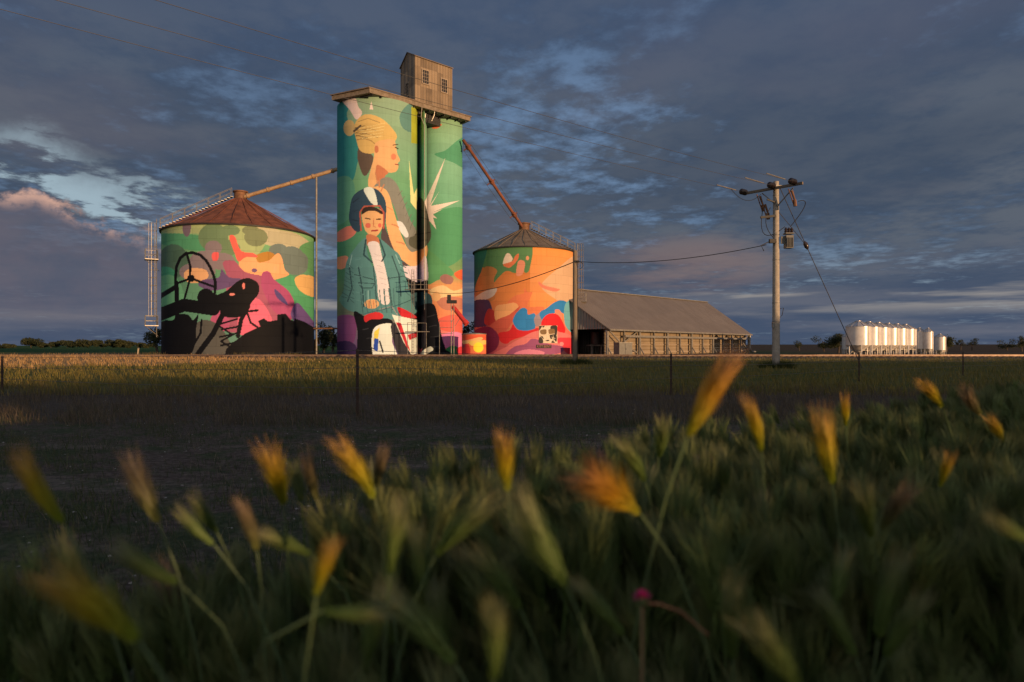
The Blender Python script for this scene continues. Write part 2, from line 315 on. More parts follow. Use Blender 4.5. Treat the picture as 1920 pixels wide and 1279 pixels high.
SK=A(238,165,98); SKD=A(205,115,70)
tower_base=lambda px,py: np.where((px<782)[:,None],
    vgrad([(160,A(150,165,100)),(300,A(125,165,95)),(340,A(110,160,85)),(430,A(80,140,75)),(520,A(75,130,75)),(600,A(120,110,85)),(640,A(130,90,110)),(670,A(70,60,80))])(px,py),
    vgrad([(200,A(140,165,90)),(300,A(130,175,105)),(400,A(110,165,95)),(480,A(110,155,75)),(515,A(130,150,70)),(535,A(240,150,85)),(600,A(245,130,80)),(640,A(235,115,110)),(670,A(215,90,80))])(px,py))
TL=[('p',A(60,130,110),[(625,175),(665,180),(650,215),(668,245),(690,262),(672,300),(660,340),(625,360)]),
 ('p',A(245,195,160),[(640,186),(664,182),(672,200),(679,212),(668,224),(655,205)]),
 ('s',A(245,200,165),[(696,190),(700,206),(693,205)]),
 ('p',A(95,135,90),[(750,215),(770,195),(778,230),(775,248),(755,240)]),
 ('s',A(180,165,45),[(771,200),(783,205),(783,270),(771,268)]),
 ('p',A(90,150,90),[(625,345),(650,330),(665,350),(660,400),(640,420),(625,415)]),
 ('p',A(225,120,90),[(628,440),(650,425),(668,425),(665,440),(645,452),(630,452)]),
 ('p',A(215,130,95),[(628,485),(650,480),(655,495),(640,505),(628,500)]),
 ('p',A(135,70,100),[(625,600),(650,590),(668,600),(664,640),(645,650),(625,640)]),
 ('p',A(70,45,70),[(625,645),(655,640),(670,655),(660,672),(625,672)]),
 # right cell patches
 ('p',A(85,150,80),[(815,290),(835,282),(860,262),(872,262),(872,312),(850,305)]),
 ('p',A(235,110,60),[(810,240),(822,232),(828,234),(820,241)]),
 ('p',A(85,150,75),[(800,400),(830,392),(872,395),(872,470),(840,500),(800,500)]),
 ('p',A(90,150,70),[(800,470),(840,500),(850,515),(822,525),(800,530)]),
 ('p',A(165,105,85),[(825,520),(836,514),(850,522),(845,533),(830,530)]),
 ('p',A(235,100,55),[(852,512),(872,505),(872,525),(858,522)]),
 ('p',A(250,190,120),[(805,545),(830,535),(850,545),(872,540),(872,552),(850,556),(820,560)]),
 ('p',A(205,120,85),[(820,562),(845,556),(872,562),(872,578),(840,582),(825,575)]),
 ('p',A(235,95,70),[(820,600),(850,590),(872,600),(872,625),(840,622),(822,615)]),
 ('p',A(240,125,140),[(820,632),(850,622),(872,630),(872,650),(840,652),(822,648)]),
 ('p',A(60,140,55),[(836,655),(850,648),(862,655),(866,668),(838,669)]),
 ('p',A(225,60,60),[(856,655),(868,650),(872,668),(862,668)]),
 # pale rays
 ('s',A(250,205,165),[(790,392),(835,296),(806,385),(823,360),(808,386),(862,376),(812,398),(830,392),(812,402),(820,410),(812,408),(818,430),(800,408),(796,425)]),
 ('s',A(245,215,130),[(767,300),(776,365),(782,352),(782,395),(770,380)]),
 # adult: hair, face, neck, arm, vest, trousers
 ('p',A(105,80,60),[(676,270),(690,285),(700,295),(694,318),(684,330),(676,318),(670,292)]),
 ('p',A(225,168,88),[(668,262),(664,240),(672,222),(690,214),(715,222),(735,240),(744,255),(738,266),(715,268),(705,285),(690,288),(675,282)]),
 ('e',A(215,165,95),[(655,240,11,15)]),
 ('l',A(90,70,50),[(664,246),(676,236)],4),('l',A(185,135,70),[(666,250),(680,243),(694,241),(706,245)],1.8),('l',A(185,135,70),[(667,256),(682,251),(696,252),(708,258)],1.8),('l',A(175,125,66),[(669,262),(684,260),(696,264),(704,271)],1.8),('l',A(160,118,66),[(672,228),(690,222),(712,230)],1.2),
 ('p',SK,[(704,268),(722,262),(738,262),(742,272),(745,288),(750,300),(746,306),(747,314),(742,322),(730,324),(722,322),(720,345),(728,362),(700,362),(690,345),(695,318),(700,300),(702,285)]),
 ('p',SKD,[(706,310),(718,314),(728,324),(722,330),(718,345),(706,335)]),
 ('e',SKD,[(706,280,4,7)]),('l',A(70,45,35),[(741,276),(746,279)],2.2),('l',A(80,50,38),[(737,272),(746,271)],1.6),('l',A(150,55,45),[(741,308),(747,309)],2.2),('e',A(235,125,80),[(738,294,5,6)]),
 ('p',A(90,70,62),[(718,420),(728,440),(748,470),(765,500),(742,505),(725,470),(715,450)]),
 ('p',A(140,125,100),[(700,352),(722,332),(742,342),(755,372),(768,410),(782,440),(782,500),(770,480),(752,430),(735,380),(712,362)]),
 ('p',A(225,205,180),[(742,415),(755,418),(766,440),(760,445),(748,430)]),
 ('p',SK,[(695,354),(712,350),(728,362),(738,395),(752,440),(768,470),(782,470),(800,460),(800,480),(782,500),(768,498),(745,478),(732,452),(724,420),(720,385),(700,372)]),
 ('p',A(95,85,62),[(782,375),(795,378),(806,420),(808,445),(798,462),(785,468),(768,460),(768,446),(780,435)]),
 ('l',A(60,52,40),[(784,392),(800,398)],1.5),('l',A(60,52,40),[(784,406),(803,412)],1.5),('l',A(60,52,40),[(778,440),(806,436)],1.5),('l',A(60,52,40),[(782,452),(802,450)],1.5),
 ('p',A(232,195,175),[(750,500),(782,498),(798,480),(802,527),(782,530),(762,520)]),
 ('s',A(30,28,28),[(758,518),(782,530),(802,525),(803,560),(800,600),(770,600),(762,560)]),
 # youngster: helmet, face, jacket, shirt, trousers
 ('p',A(55,70,75),[(655,398),(662,368),(685,353),(708,356),(722,375),(724,400),(720,428),(716,425),(712,392),(700,386),(682,388),(676,400),(676,432),(664,432),(655,415)]),
 ('p',A(230,215,190),[(682,354),(700,354),(708,386),(698,382),(690,372)]),
 ('l',A(190,85,60),[(677,432),(675,398),(683,387),(712,386),(719,398),(719,428)],3),
 ('p',SK,[(678,398),(690,390),(712,392),(718,405),(716,428),(706,443),(696,442),(684,430)]),
 ('p',A(60,45,35),[(678,402),(682,390),(700,388),(716,396),(716,402),(704,396),(690,396)]),
 ('l',A(60,40,30),[(685,409),(694,411)],2),('l',A(60,40,30),[(706,411),(714,411)],2),('e',A(225,105,75),[(690,423,5,5),(712,423,3.5,4)]),('l',A(175,60,50),[(697,433),(708,432)],3),('l',SKD,[(701,410),(700,424),(704,426)],1.6),
 ('p',SKD,[(688,440),(708,445),(710,460),(690,462)]),
 ('p',A(95,130,112),[(686,446),(668,462),(650,490),(646,520),(644,545),(636,562),(650,580),(675,588),(720,600),(775,590),(785,570),(770,550),(758,510),(750,480),(735,466),(712,448),(715,470),(700,500),(688,470)]),
 ('p',A(238,205,180),[(690,456),(709,455),(716,480),(724,510),(732,560),(722,572),(710,560),(706,520),(696,480)]),
 ('l',A(55,75,70),[(686,450),(682,478),(698,492)],3),('l',A(55,75,70),[(712,450),(722,478),(716,490)],3),
 ('l',A(55,75,70),[(655,500),(660,540),(652,565)],2.4),('l',A(55,75,70),[(672,500),(680,545),(682,575)],2.4),('l',A(60,80,72),[(665,515),(700,524)],1.6),('l',A(60,80,72),[(728,522),(758,518)],1.6),
 ('l',A(60,80,72),[(735,480),(748,515),(752,555)],2.2),('l',A(60,80,72),[(672,530),(702,532),(698,540),(678,540),(672,530)],1.4),('l',A(60,80,72),[(706,560),(700,500)],2),('l',A(60,80,72),[(736,580),(728,520)],2),
 ('l',A(150,175,150),[(660,478),(655,500)],1.6),('l',A(150,175,150),[(742,478),(752,500)],1.6),('l',A(150,175,150),[(690,545),(690,570)],1.6),
 ('p',A(60,80,75),[(770,555),(785,548),(806,552),(810,572),(795,580),(778,576)]),
 ('e',SK,[(697,570,14,9),(818,556,8,9)]),('l',SKD,[(692,564),(692,577)],1.2),('l',SKD,[(700,564),(701,577)],1.2),
 ('p',A(26,24,24),[(664,584),(690,596),(730,598),(735,612),(706,622),(702,668),(672,668),(670,620)]),
 ('p',A(30,28,28),[(782,580),(812,570),(822,600),(828,630),(835,668),(792,668),(796,630)]),
 ('p',A(235,215,190),[(700,618),(728,606),(738,615),(735,640),(744,666),(722,669),(700,668)]),
 ('s',A(240,195,70),[(702,622),(712,614),(708,640),(700,640)]),('s',A(50,75,140),[(702,634),(710,636),(708,660),(700,655)]),('l',A(40,35,35),[(712,640),(718,660)],3),
 ('p',A(60,52,48),[(733,610),(745,608),(758,640),(772,668),(750,668),(738,640)]),
 ('p',A(215,50,45),[(684,592),(705,585),(718,590),(715,598),(696,599),(685,604)]),
 ('p',A(210,45,45),[(746,576),(766,584),(782,596),(760,596),(750,590)]),
 ('s',A(240,220,195),[(735,590),(782,600),(782,662),(772,666),(756,640)]),
 ('s',A(205,45,48),[(742,604),(752,606),(770,660),(762,650)]),('s',A(205,45,48),[(764,628),(782,622),(782,632),(768,638)]),
 ('p',A(45,40,40),[(782,600),(796,595),(800,640),(786,652)]),
 ('p',A(240,225,205),[(790,660),(806,650),(812,656),(800,668),(788,668)]),
 ('p',A(25,23,23),[(800,668),(815,656),(835,656),(848,668)]),
 ('l',A(150,140,120),[(712,580),(735,575),(745,590)],2.2)]
paint_tower=painter(tower_base,TL)

def blobs(c,*q): return ('e',c,q)
left_base=vgrad([(415,A(165,175,90)),(450,A(120,165,80)),(520,A(95,140,75)),(580,A(100,150,85)),(670,A(90,120,80))])
BK=A(22,19,18)
LL=[('p',A(165,170,85),[(295,430),(340,415),(420,415),(500,430),(480,480),(430,470),(380,440),(330,440)]),
 ('p',A(195,165,115),[(470,425),(520,430),(560,440),(585,462),(570,480),(520,465),(480,450)]),
 ('p',A(85,150,75),[(295,440),(340,438),(380,445),(390,470),(350,468),(295,455)]),
 blobs(A(110,130,65),(400,445,28,26),(420,465,30,16),(432,432,18,10)),blobs(A(120,125,62),(480,445,22,17),(470,432,16,9)),
 blobs(A(125,95,90),(350,426,8,18)),
 blobs(A(80,110,60),(325,490,28,32),(310,500,25,28)),
 ('p',A(95,145,65),[(560,470),(575,455),(595,460),(595,520),(575,505)]),
 blobs(A(145,115,100),(385,490,30,20),(400,465,16,14),(370,510,34,18),(415,490,26,16)),
 blobs(A(110,120,80),(522,470,18,13),(545,480,24,18),(555,500,22,16),(560,490,18,18)),
 ('p',A(190,120,45),[(480,478),(505,472),(522,485),(520,495),(500,500),(480,498),(468,488)]),
 blobs(A(70,150,80),(310,520,22,20)),blobs(A(110,170,90),(315,560,30,45)),
 ('p',A(245,165,100),[(345,512),(360,503),(385,506),(390,520),(372,530),(350,528)]),
 ('p',A(85,155,75),[(520,515),(545,515),(570,545),(590,560),(595,600),(570,590),(545,560),(525,540)]),
 ('p',A(235,165,90),[(553,522),(570,515),(595,525),(595,555),(575,553),(558,540)]),
 ('p',A(250,160,95),[(448,492),(462,480),(478,482),(485,492),(505,488),(520,475),(528,482),(534,505),(542,515),(525,522),(510,525),(490,525),(475,520),(455,510)]),
 ('p',A(245,95,70),[(430,445),(440,443),(452,470),(475,475),(483,482),(462,482),(447,490),(440,475)]),
 ('p',A(240,90,75),[(398,475),(410,474),(408,488),(399,488)]),
 ('p',A(175,85,90),[(418,492),(440,490),(460,510),(500,520),(520,540),(545,560),(552,590),(520,610),(470,625),(420,620),(395,600),(420,560),(425,520)]),
 ('p',A(110,75,95),[(415,505),(430,520),(460,525),(425,540),(395,545),(372,535),(380,525),(410,520)]),
 ('p',A(180,75,95),[(492,512),(505,510),(515,525),(540,545),(552,570),(545,600),(515,585),(500,560),(490,535)]),
 ('p',A(95,70,100),[(515,542),(530,555),(540,572),(528,566),(518,556)]),
 ('p',A(110,75,105),[(545,590),(556,568),(570,580),(592,610),(592,625),(560,610)]),
 ('p',A(235,100,105),[(470,560),(490,565),(510,600),(500,625),(455,630),(445,600),(455,575)]),
 ('p',A(195,85,100),[(395,598),(410,585),(430,600),(425,620),(405,618)]),
 ('p',A(95,82,65),[(365,610),(385,600),(410,610),(430,640),(435,670),(345,670),(355,640)]),
 ('e',A(250,160,100),[(516,504,4,5)]),('e',A(120,80,95),[(477,507,5,4)]),
 # dark machine shape: wheel on a column, seat, cog
 ('l',BK,[(330,545),(329,520),(331,500),(338,484),(349,475),(362,474),(375,478),(386,488),(394,501),(400,515),(404,530),(403,548)],5.5),
 ('l',BK,[(350,474),(357,500),(356,520)],4.5),('l',BK,[(330,532),(358,522),(402,538)],4.5),('l',BK,[(356,524),(346,560)],4),('e',BK,[(358,522,7,7)]),
 ('l',BK,[(331,530),(332,590)],8),('l',BK,[(300,556),(330,538)],9),('l',BK,[(300,590),(345,572),(400,580)],24),
 ('e',BK,[(386,558,16,17),(398,570,18,20)]),
 ('p',BK,[(395,560),(425,545),(448,526),(468,522),(484,532),(485,550),(470,570),(462,590),(435,596),(415,590),(410,575)]),
 ('e',A(240,120,95),[(457,536,2.5,6)]),('e',A(235,125,100),[(435,552,5,2.5)]),
 ('p',BK,[(300,608),(325,600),(330,590),(352,590),(362,600),(372,590),(368,615),(366,645),(350,670),(300,672)]),
 ('l',BK,[(420,585),(400,625),(368,668)],10),('l',BK,[(465,575),(452,600),(446,630)],8),
 ('l',BK,[(378,600),(376,625),(362,648)],4),('l',BK,[(405,610),(445,598)],3.5),('l',BK,[(416,618),(450,612)],3.5),('l',BK,[(412,632),(450,624)],3.5),('l',BK,[(414,648),(452,640)],3.5),('l',BK,[(412,612),(436,628),(414,640),(440,655)],3.5),
 ('l',BK,[(462,582),(470,605),(486,616)],4),('l',BK,[(465,584),(483,582)],4),
 ('s',BK,[(420,672),(424,655),(440,640),(460,625),(488,612),(484,602),(495,597),(503,603),(520,600),(520,590),(535,588),(545,600),(552,602),(552,597),(570,603),(592,616),(592,672)]),
 ]
paint_left=painter(left_base,LL)
right_base=lambda px,py: np.where((px<994)[:,None],
    vgrad([(455,A(120,135,60)),(500,A(215,115,52)),(560,A(236,128,60)),(620,A(220,110,70)),(670,A(205,80,85))])(px,py),
    vgrad([(455,A(248,140,58)),(520,A(240,140,72)),(580,A(248,136,64)),(620,A(240,110,80)),(670,A(215,85,90))])(px,py))
RL=[('p',A(90,130,55),[(880,455),(930,455),(994,455),(994,500),(985,512),(975,495),(968,512),(950,508),(935,520),(925,530),(920,510),(900,500),(880,505)]),
 ('p',A(60,105,80),[(880,460),(912,460),(905,500),(890,545),(880,545)]),
 ('p',A(205,120,60),[(905,505),(920,500),(932,508),(926,525),(928,560),(905,565),(890,545)]),
 ('p',A(250,200,150),[(943,495),(948,478),(954,475),(961,484),(957,492)]),
 ('p',A(235,115,65),[(943,496),(960,490),(966,480),(973,476),(970,488),(955,502)]),
 ('p',A(235,135,90),[(970,495),(974,488),(983,490),(984,500),(979,515),(968,516)]),('e',A(240,145,90),[(989,484,3,4)]),
 ('p',A(225,160,105),[(1015,535),(1050,500),(1075,480),(1082,480),(1082,575),(1060,570),(1040,560)]),
 ('p',A(235,120,80),[(1010,528),(1020,535),(1040,540),(1050,543),(1040,547),(1022,542),(1012,536)]),
 ('p',A(225,185,145),[(888,560),(905,548),(925,541),(932,542),(925,555),(910,562),(890,566)]),
 ('p',A(90,60,75),[(886,568),(912,562),(920,570),(925,590),(930,605),(886,612)]),
 ('p',A(195,60,45),[(915,580),(928,585),(933,600),(928,612),(908,606)]),
 ('p',A(235,115,65),[(952,568),(965,555),(982,550),(983,540),(990,548),(998,548),(994,560),(990,575),(1015,575),(1020,580),(1000,596),(985,590),(970,575)]),
 ('p',A(250,160,90),[(930,575),(950,570),(965,568),(972,576),(960,590),(940,605),(928,598)]),
 ('p',A(215,90,60),[(932,600),(955,590),(975,575),(960,605),(945,625),(925,640),(905,640),(910,620)]),
 ('p',A(60,125,155),[(962,605),(966,590),(978,578),(988,580),(990,590),(1002,588),(1005,600),(1000,620),(975,620)]),
 ('p',A(170,130,115),[(1002,596),(1015,585),(1030,583),(1028,595),(1015,608),(1005,612)]),
 ('p',A(55,120,150),[(1012,586),(1025,578),(1038,568),(1052,563),(1064,568),(1066,580),(1058,588),(1048,584),(1038,588),(1025,600),(1015,598)]),
 ('p',A(110,165,130),[(1060,570),(1082,565),(1082,625),(1060,610)]),
 ('p',A(245,130,90),[(1040,582),(1050,582),(1054,595),(1048,600)]),
 ('p',A(235,40,38),[(1015,610),(1020,595),(1032,588),(1045,590),(1053,600),(1060,618),(1055,628),(1045,620),(1030,618)]),
 ('p',A(225,45,40),[(935,625),(955,620),(962,608),(970,618),(990,620),(1010,615),(1010,625),(985,630),(960,638),(950,645),(938,640)]),
 ('p',A(235,115,95),[(950,650),(975,635),(1010,620),(1060,625),(1082,640),(1082,668),(930,668)]),
 ('p',A(235,60,60),[(1045,635),(1082,638),(1082,668),(1060,660)]),
 ('p',A(165,80,95),[(950,662),(965,650),(985,645),(1000,635),(1030,645),(1055,650),(1050,662),(1000,668),(955,668)]),
 ('p',A(225,120,120),[(965,662),(990,655),(1020,660),(1010,668),(970,668)]),
 ('e',A(245,130,110),[(1053,645,4,4)]),('p',A(140,45,60),[(886,625),(915,612),(935,630),(930,655),(900,668),(886,668)])]
paint_right=painter(right_base,RL)

def strands(c,a0,a1,b0,b1,n,w,jit,seed):
    r=random.Random(seed); out=[]
    for i in range(n):
        t=(i+.5)/n; p=(a0[0]+(a1[0]-a0[0])*t,a0[1]+(a1[1]-a0[1])*t); q=(b0[0]+(b1[0]-b0[0])*t,b0[1]+(b1[1]-b0[1])*t)
        m=((p[0]+q[0])/2+r.uniform(-jit,jit),(p[1]+q[1])/2+r.uniform(-jit,jit)); out.append(('l',c,[p,m,q],w*r.uniform(.6,1.3)))
    return out
EX=[]
EX+=strands(A(245,200,120),(672,238),(680,262),(722,228),(716,258),5,1.0,.8,2)
EX+=strands(A(120,88,52),(664,238),(668,256),(684,232),(690,262),4,1.3,.4,3)
EX+=strands(A(76,104,92),(652,492),(640,560),(662,500),(664,572),9,1.5,3,4)
EX+=strands(A(76,104,92),(745,480),(762,552),(757,486),(776,560),7,1.5,3,5)
EX+=strands(A(108,142,124),(666,480),(668,570),(676,476),(684,578),6,1.0,2,6)
EX+=strands(A(78,106,94),(672,548),(742,540),(676,586),(748,586),8,2.0,2,7)
EX+=strands(A(205,170,150),(700,470),(722,560),(712,474),(731,562),8,1.0,1,8)
EX+=strands(A(215,130,80),(722,372),(748,470),(730,378),(764,474),3,2.6,1,9)
EX+=strands(A(205,125,78),(700,318),(724,352),(706,340),(716,362),3,2.2,1,10)
EX+=strands(A(120,108,86),(744,360),(776,450),(752,352),(782,430),7,1.3,2,11)
EX+=strands(A(200,165,150),(762,506),(800,498),(770,528),(800,522),5,1.4,1,12)
EX+=strands(A(60,54,50),(676,610),(698,660),(688,606),(704,664),3,1.6,2,13)
EX+=strands(A(60,54,50),(800,585),(812,660),(814,580),(828,660),4,1.8,2,14)
EX+=strands(A(45,52,58),(662,372),(660,420),(672,362),(672,425),3,1.5,1,15)
TL+=EX; paint_tower=painter(tower_base,TL)

# ------------------------------------------------------------------ round things located by their two outlines
def cyl_at(xl,xr,near):
    a=math.atan((xl-960)/F); b=math.atan((xr-960)/F); h=(b-a)/2; m=(a+b)/2
    R=near/(math.cos(m)/math.sin(h)-1); D=R/math.sin(h)
    return D*math.sin(m),D*math.cos(m),R
def ringpt(c,R,ang,z): return Vector((c[0]+R*math.cos(ang),c[1]+R*math.sin(ang),z))

# ------------------------------------------------------------------ the concrete tower
tx,ty,TR=cyl_at(632,783,77.0); T0=(tx,ty)
ztop=CZ+467/F*77.0
sx,sy,SR=cyl_at(783,867,84.2)
tower=tag(empty('grain_tower',(tx,ty,0)),'tall concrete grain tower with a mural of two people and a corrugated iron headhouse','grain tower')
painted_cylinder('tower_cell',tx,ty,TR,-.1,ztop,paint_tower,MT['mural'],tower)
painted_cylinder('tower_cell',sx,sy,SR,-.1,ztop,paint_tower,MT['mural'],tower)['label']='slimmer green and orange cell at the back of the tower'
dn=77.0/1.0107-.3
def slabpt(px,py,z): d=(z-CZ)*F/(HY-py); return Vector(((px-960)/F*d,d,z))
zs=ztop+.02; zt=zs+.62
n_=slabpt(693,173.5,zs); r_=slabpt(882,227,zs); l_=slabpt(622,188,zs)
Adir=(r_-n_).normalized(); back_l=l_+Adir*(r_-n_).length*.55+Vector((0,1.5,0)); back_r=r_+Vector((-4.6,5.5,0))
poly=[(n_.x,n_.y),(r_.x,r_.y),(back_r.x,back_r.y),(back_l.x,back_l.y),(l_.x,l_.y)]
slab=MB().prism(poly,zs,zt-.12).build('roof_slab',MT['fascia'],tower)
c_=sum((Vector((a,b)) for a,b in poly),Vector((0,0)))/5
lip=[tuple(c_+(Vector(p)-c_)*1.02) for p in poly]
MB().prism(lip,zt-.118,zt).build('roof_sheet',MT['brownroof'],tower)
ribs=MB()
for i in range(13):
    t=(i+.5)/13; a=n_.lerp(r_,t); b=l_.lerp(back_r,t)
    ribs.bar(a.lerp(b,.03)-Vector((0,0,.09)),a.lerp(b,.35)-Vector((0,0,.09)),.14,.17)
ribs.build('soffit_beam',MT['dark'],tower)
# headhouse
hd=84.5; hc=Vector(((778-960)/F*hd,hd,0)); zb=zt
def hh(d,px): return Vector(((px-960)/F*d,d,0))
hr=hh(hd*1.046,848); hl=hh(hd*1.046,751); hb=hr+hl-hc
ze=CZ+(HY-104)/F*hd; zr=ze+16/F*hd+.1
head=empty('headhouse',(hc.x,hc.y,zb)); head.parent=tower; head.matrix_parent_inverse=Matrix.Translation(tower.location).inverted()
def subbuild(mb,name,m,smooth=False):
    o=mb.build(name,m,None,smooth); o.parent=head; o.matrix_parent_inverse=(Matrix.Translation(tower.location).inverted().inverted() @ Matrix.Identity(4)).inverted() if False else Matrix.Translation(head.location).inverted(); return o
g1=(hc+hl)/2; g2=(hr+hb)/2
def z_(v,z): return Vector((v.x,v.y,z))
mb=MB(); mb.add([z_(hc,zb),z_(hr,zb),z_(hb,zb),z_(hl,zb),z_(hc,ze),z_(hr,ze),z_(hb,ze),z_(hl,ze),z_(g1,zr),z_(g2,zr)],
  [(0,1,5,4),(1,2,6,9,5),(2,3,7,6),(3,0,4,8,7),(4,5,9,8),(6,7,8,9)])
subbuild(mb,'headhouse_wall',MT['headiron'])
mb=MB(); ax=(hr-hc).normalized(); bx=(hl-hc).normalized()
for s0,s1 in ((hc,hr),(hl,hb)):
    o=-bx*.15 if s0 is hc else bx*.15; drop=Vector((0,0,-.08))
    a=z_(s0,ze)+o+drop-ax*.12; b=z_(s1,ze)+o+drop+ax*.12; c=z_(g2,zr)+ax*.12; d=z_(g1,zr)-ax*.12
    up=Vector((0,0,.09)); mb.add([a,b,c,d,a+up,b+up,c+up,d+up],[(3,2,1,0),(4,5,6,7),(0,1,5,4),(2,3,7,6),(1,2,6,5),(3,0,4,7)])
subbuild(mb,'headhouse_roof',MT['brownroof'])
def win(o,along,out,zc,w,h):
    M=Matrix((along,out,Vector((0,0,1)))).transposed()
    f=MB(); c=o+out*.05
    for sgn in(-1,1): f.box(c+along*sgn*w/2+Vector((0,0,zc)),(.1,.14,h+.1),M=M)
    for sgn in(-1,1): f.box(c+Vector((0,0,zc+sgn*h/2)),(w-.1,.14,.1),M=M)
    for k in(1,2): f.box(c+along*(w*(k/3-.5))+Vector((0,0,zc)),(.035,.08,h-.1),M=M)
    for k in(1,2,3): f.box(c+Vector((0,0,zc+h*(k/4-.5))),(w-.1,.07,.035),M=M)
    wf=subbuild(f,'window',MT['frame'])
    # a pane belongs to its window
    p=MB().box(o+out*.02+Vector((0,0,zc)),(w-.1,.03,h-.1),M=M).build('pane',MT['glass_dark']); 
    return wf,p
Lr=(hr-hc).length; Ll=(hl-hc).length; outr=-bx; outl=-ax
hz=ze-zb
for (o,al,out,zc) in ((hc+(hr-hc)*.27,ax,outr,zb+hz*.68),(hc+(hr-hc)*.77,ax,outr,zb+hz*.63),(hc+(hl-hc)*.5,bx,outl,zb+hz*.5)):
    f,p=win(o,al,out,zc,1.0,1.75)
    p.parent=head; p.matrix_parent_inverse=Matrix.Translation(head.location).inverted()
# gap filler box under the headhouse and down pipes between the cells
def painted_strip(name,pts,z0,z1,paint,m,parent,cell=.07):
    P2=[]
    for a,b in zip(pts[:-1],pts[1:]):
        k=max(2,int((Vector(b)-Vector(a)).length/cell)); P2+=[Vector(a).lerp(Vector(b),i/k) for i in range(k)]
    P2.append(Vector(pts[-1])); nz=int((z1-z0)/cell); zz=np.linspace(z0,z1,nz+1); n=len(P2)
    xy=np.array([(p.x,p.y) for p in P2]); V=np.stack([np.tile(xy[:,0],(nz+1,1)),np.tile(xy[:,1],(nz+1,1)),np.repeat(zz[:,None],n,1)],-1).reshape(-1,3)
    cols=paint(960+F*V[:,0]/V[:,1],HY-F*(V[:,2]-CZ)/V[:,1]); i=np.arange(nz)[:,None]*n; k=np.arange(n-1)[None,:]
    return np_mesh(name,V,np.stack([i+k,i+k+1,i+n+k+1,i+n+k],-1).reshape(-1,4),m,cols,parent,False,'paint')
q1,q2,q3=P(781,0,84.2),P(795,0,80.6),P(800,0,84.0)
painted_strip('casing',[(q1.x,q1.y),(q2.x,q2.y),(q3.x,q3.y)],-.1,ztop-.3,paint_tower,MT['mural'],tower)
mb=MB(); g3=P(796,400,80.3); mb.tube([(g3.x,g3.y,5.5),(g3.x,g3.y,ztop-2.2),(g3.x-.4,g3.y,ztop-1.2),(g3.x-.3,g3.y,ztop)],.04,8)
mb.build('down_pipe',MT['concrete'],tower,True)
bx0=P(797,200,83.5); MB().box((bx0.x,bx0.y,ztop-.55),(3.4,1.8,1.1),.8).build('hopper_box',MT['dark'],tower)
mb=MB()
for px,py in ((794,212),(811,208),(776,222)):
    q=P(px,py,82.0); mb.tube([q+Vector((0,0,.8)),q+Vector((.3,0,.3)),q+Vector((.2,0,-.5)),q+Vector((-.1,0,-1.2))],.05,6)
mb.build('conduit',MT['galv'],tower,True)
# service platforms and frame at the foot of the tower
mb=MB()
a=P(765,543,76.6); b=P(802,543,80.5); mb.bar(a,b,.9,.09)
for t in(.05,.35,.65,.95):
    q=a.lerp(b,t); mb.tube([q-Vector((0,.3,0)),q-Vector((0,.3,-1.1))],.03,5)
mb.tube([a-Vector((0,.3,-1.1)),b-Vector((0,.3,-1.1))],.03,5); mb.tube([a-Vector((0,.3,-.55)),b-Vector((0,.3,-.55))],.025,5)
mb.build('service_platform',MT['galv_dull'],tower); mb=MB()
a2=P(765,622,76.4); b2=P(800,622,80); mb.bar(a2,b2,.8,.08)
for t in(0,.5,1): q=a2.lerp(b2,t); mb.tube([Vector((q.x,q.y-.3,0)),q+Vector((0,-.3,1.0))],.035,5)
mb.tube([a2+Vector((0,-.3,1)),b2+Vector((0,-.3,1))],.025,5)
mb.build('service_platform',MT['galv_dull'],tower)
mb=MB()
for px in (772,776): q=P(px,600,76.5); mb.tube([Vector((q.x,q.y,0)),Vector((q.x,q.y,9.8))],.03,5)
for k in range(28):
    q=P(772,600,76.5); q1=P(776,600,76.5); mb.tube([Vector((q.x,q.y,.4+k*.33)),Vector((q1.x,q1.y,.4+k*.33))],.018,4)
mb.build('ladder',MT['galv_dull'],tower)

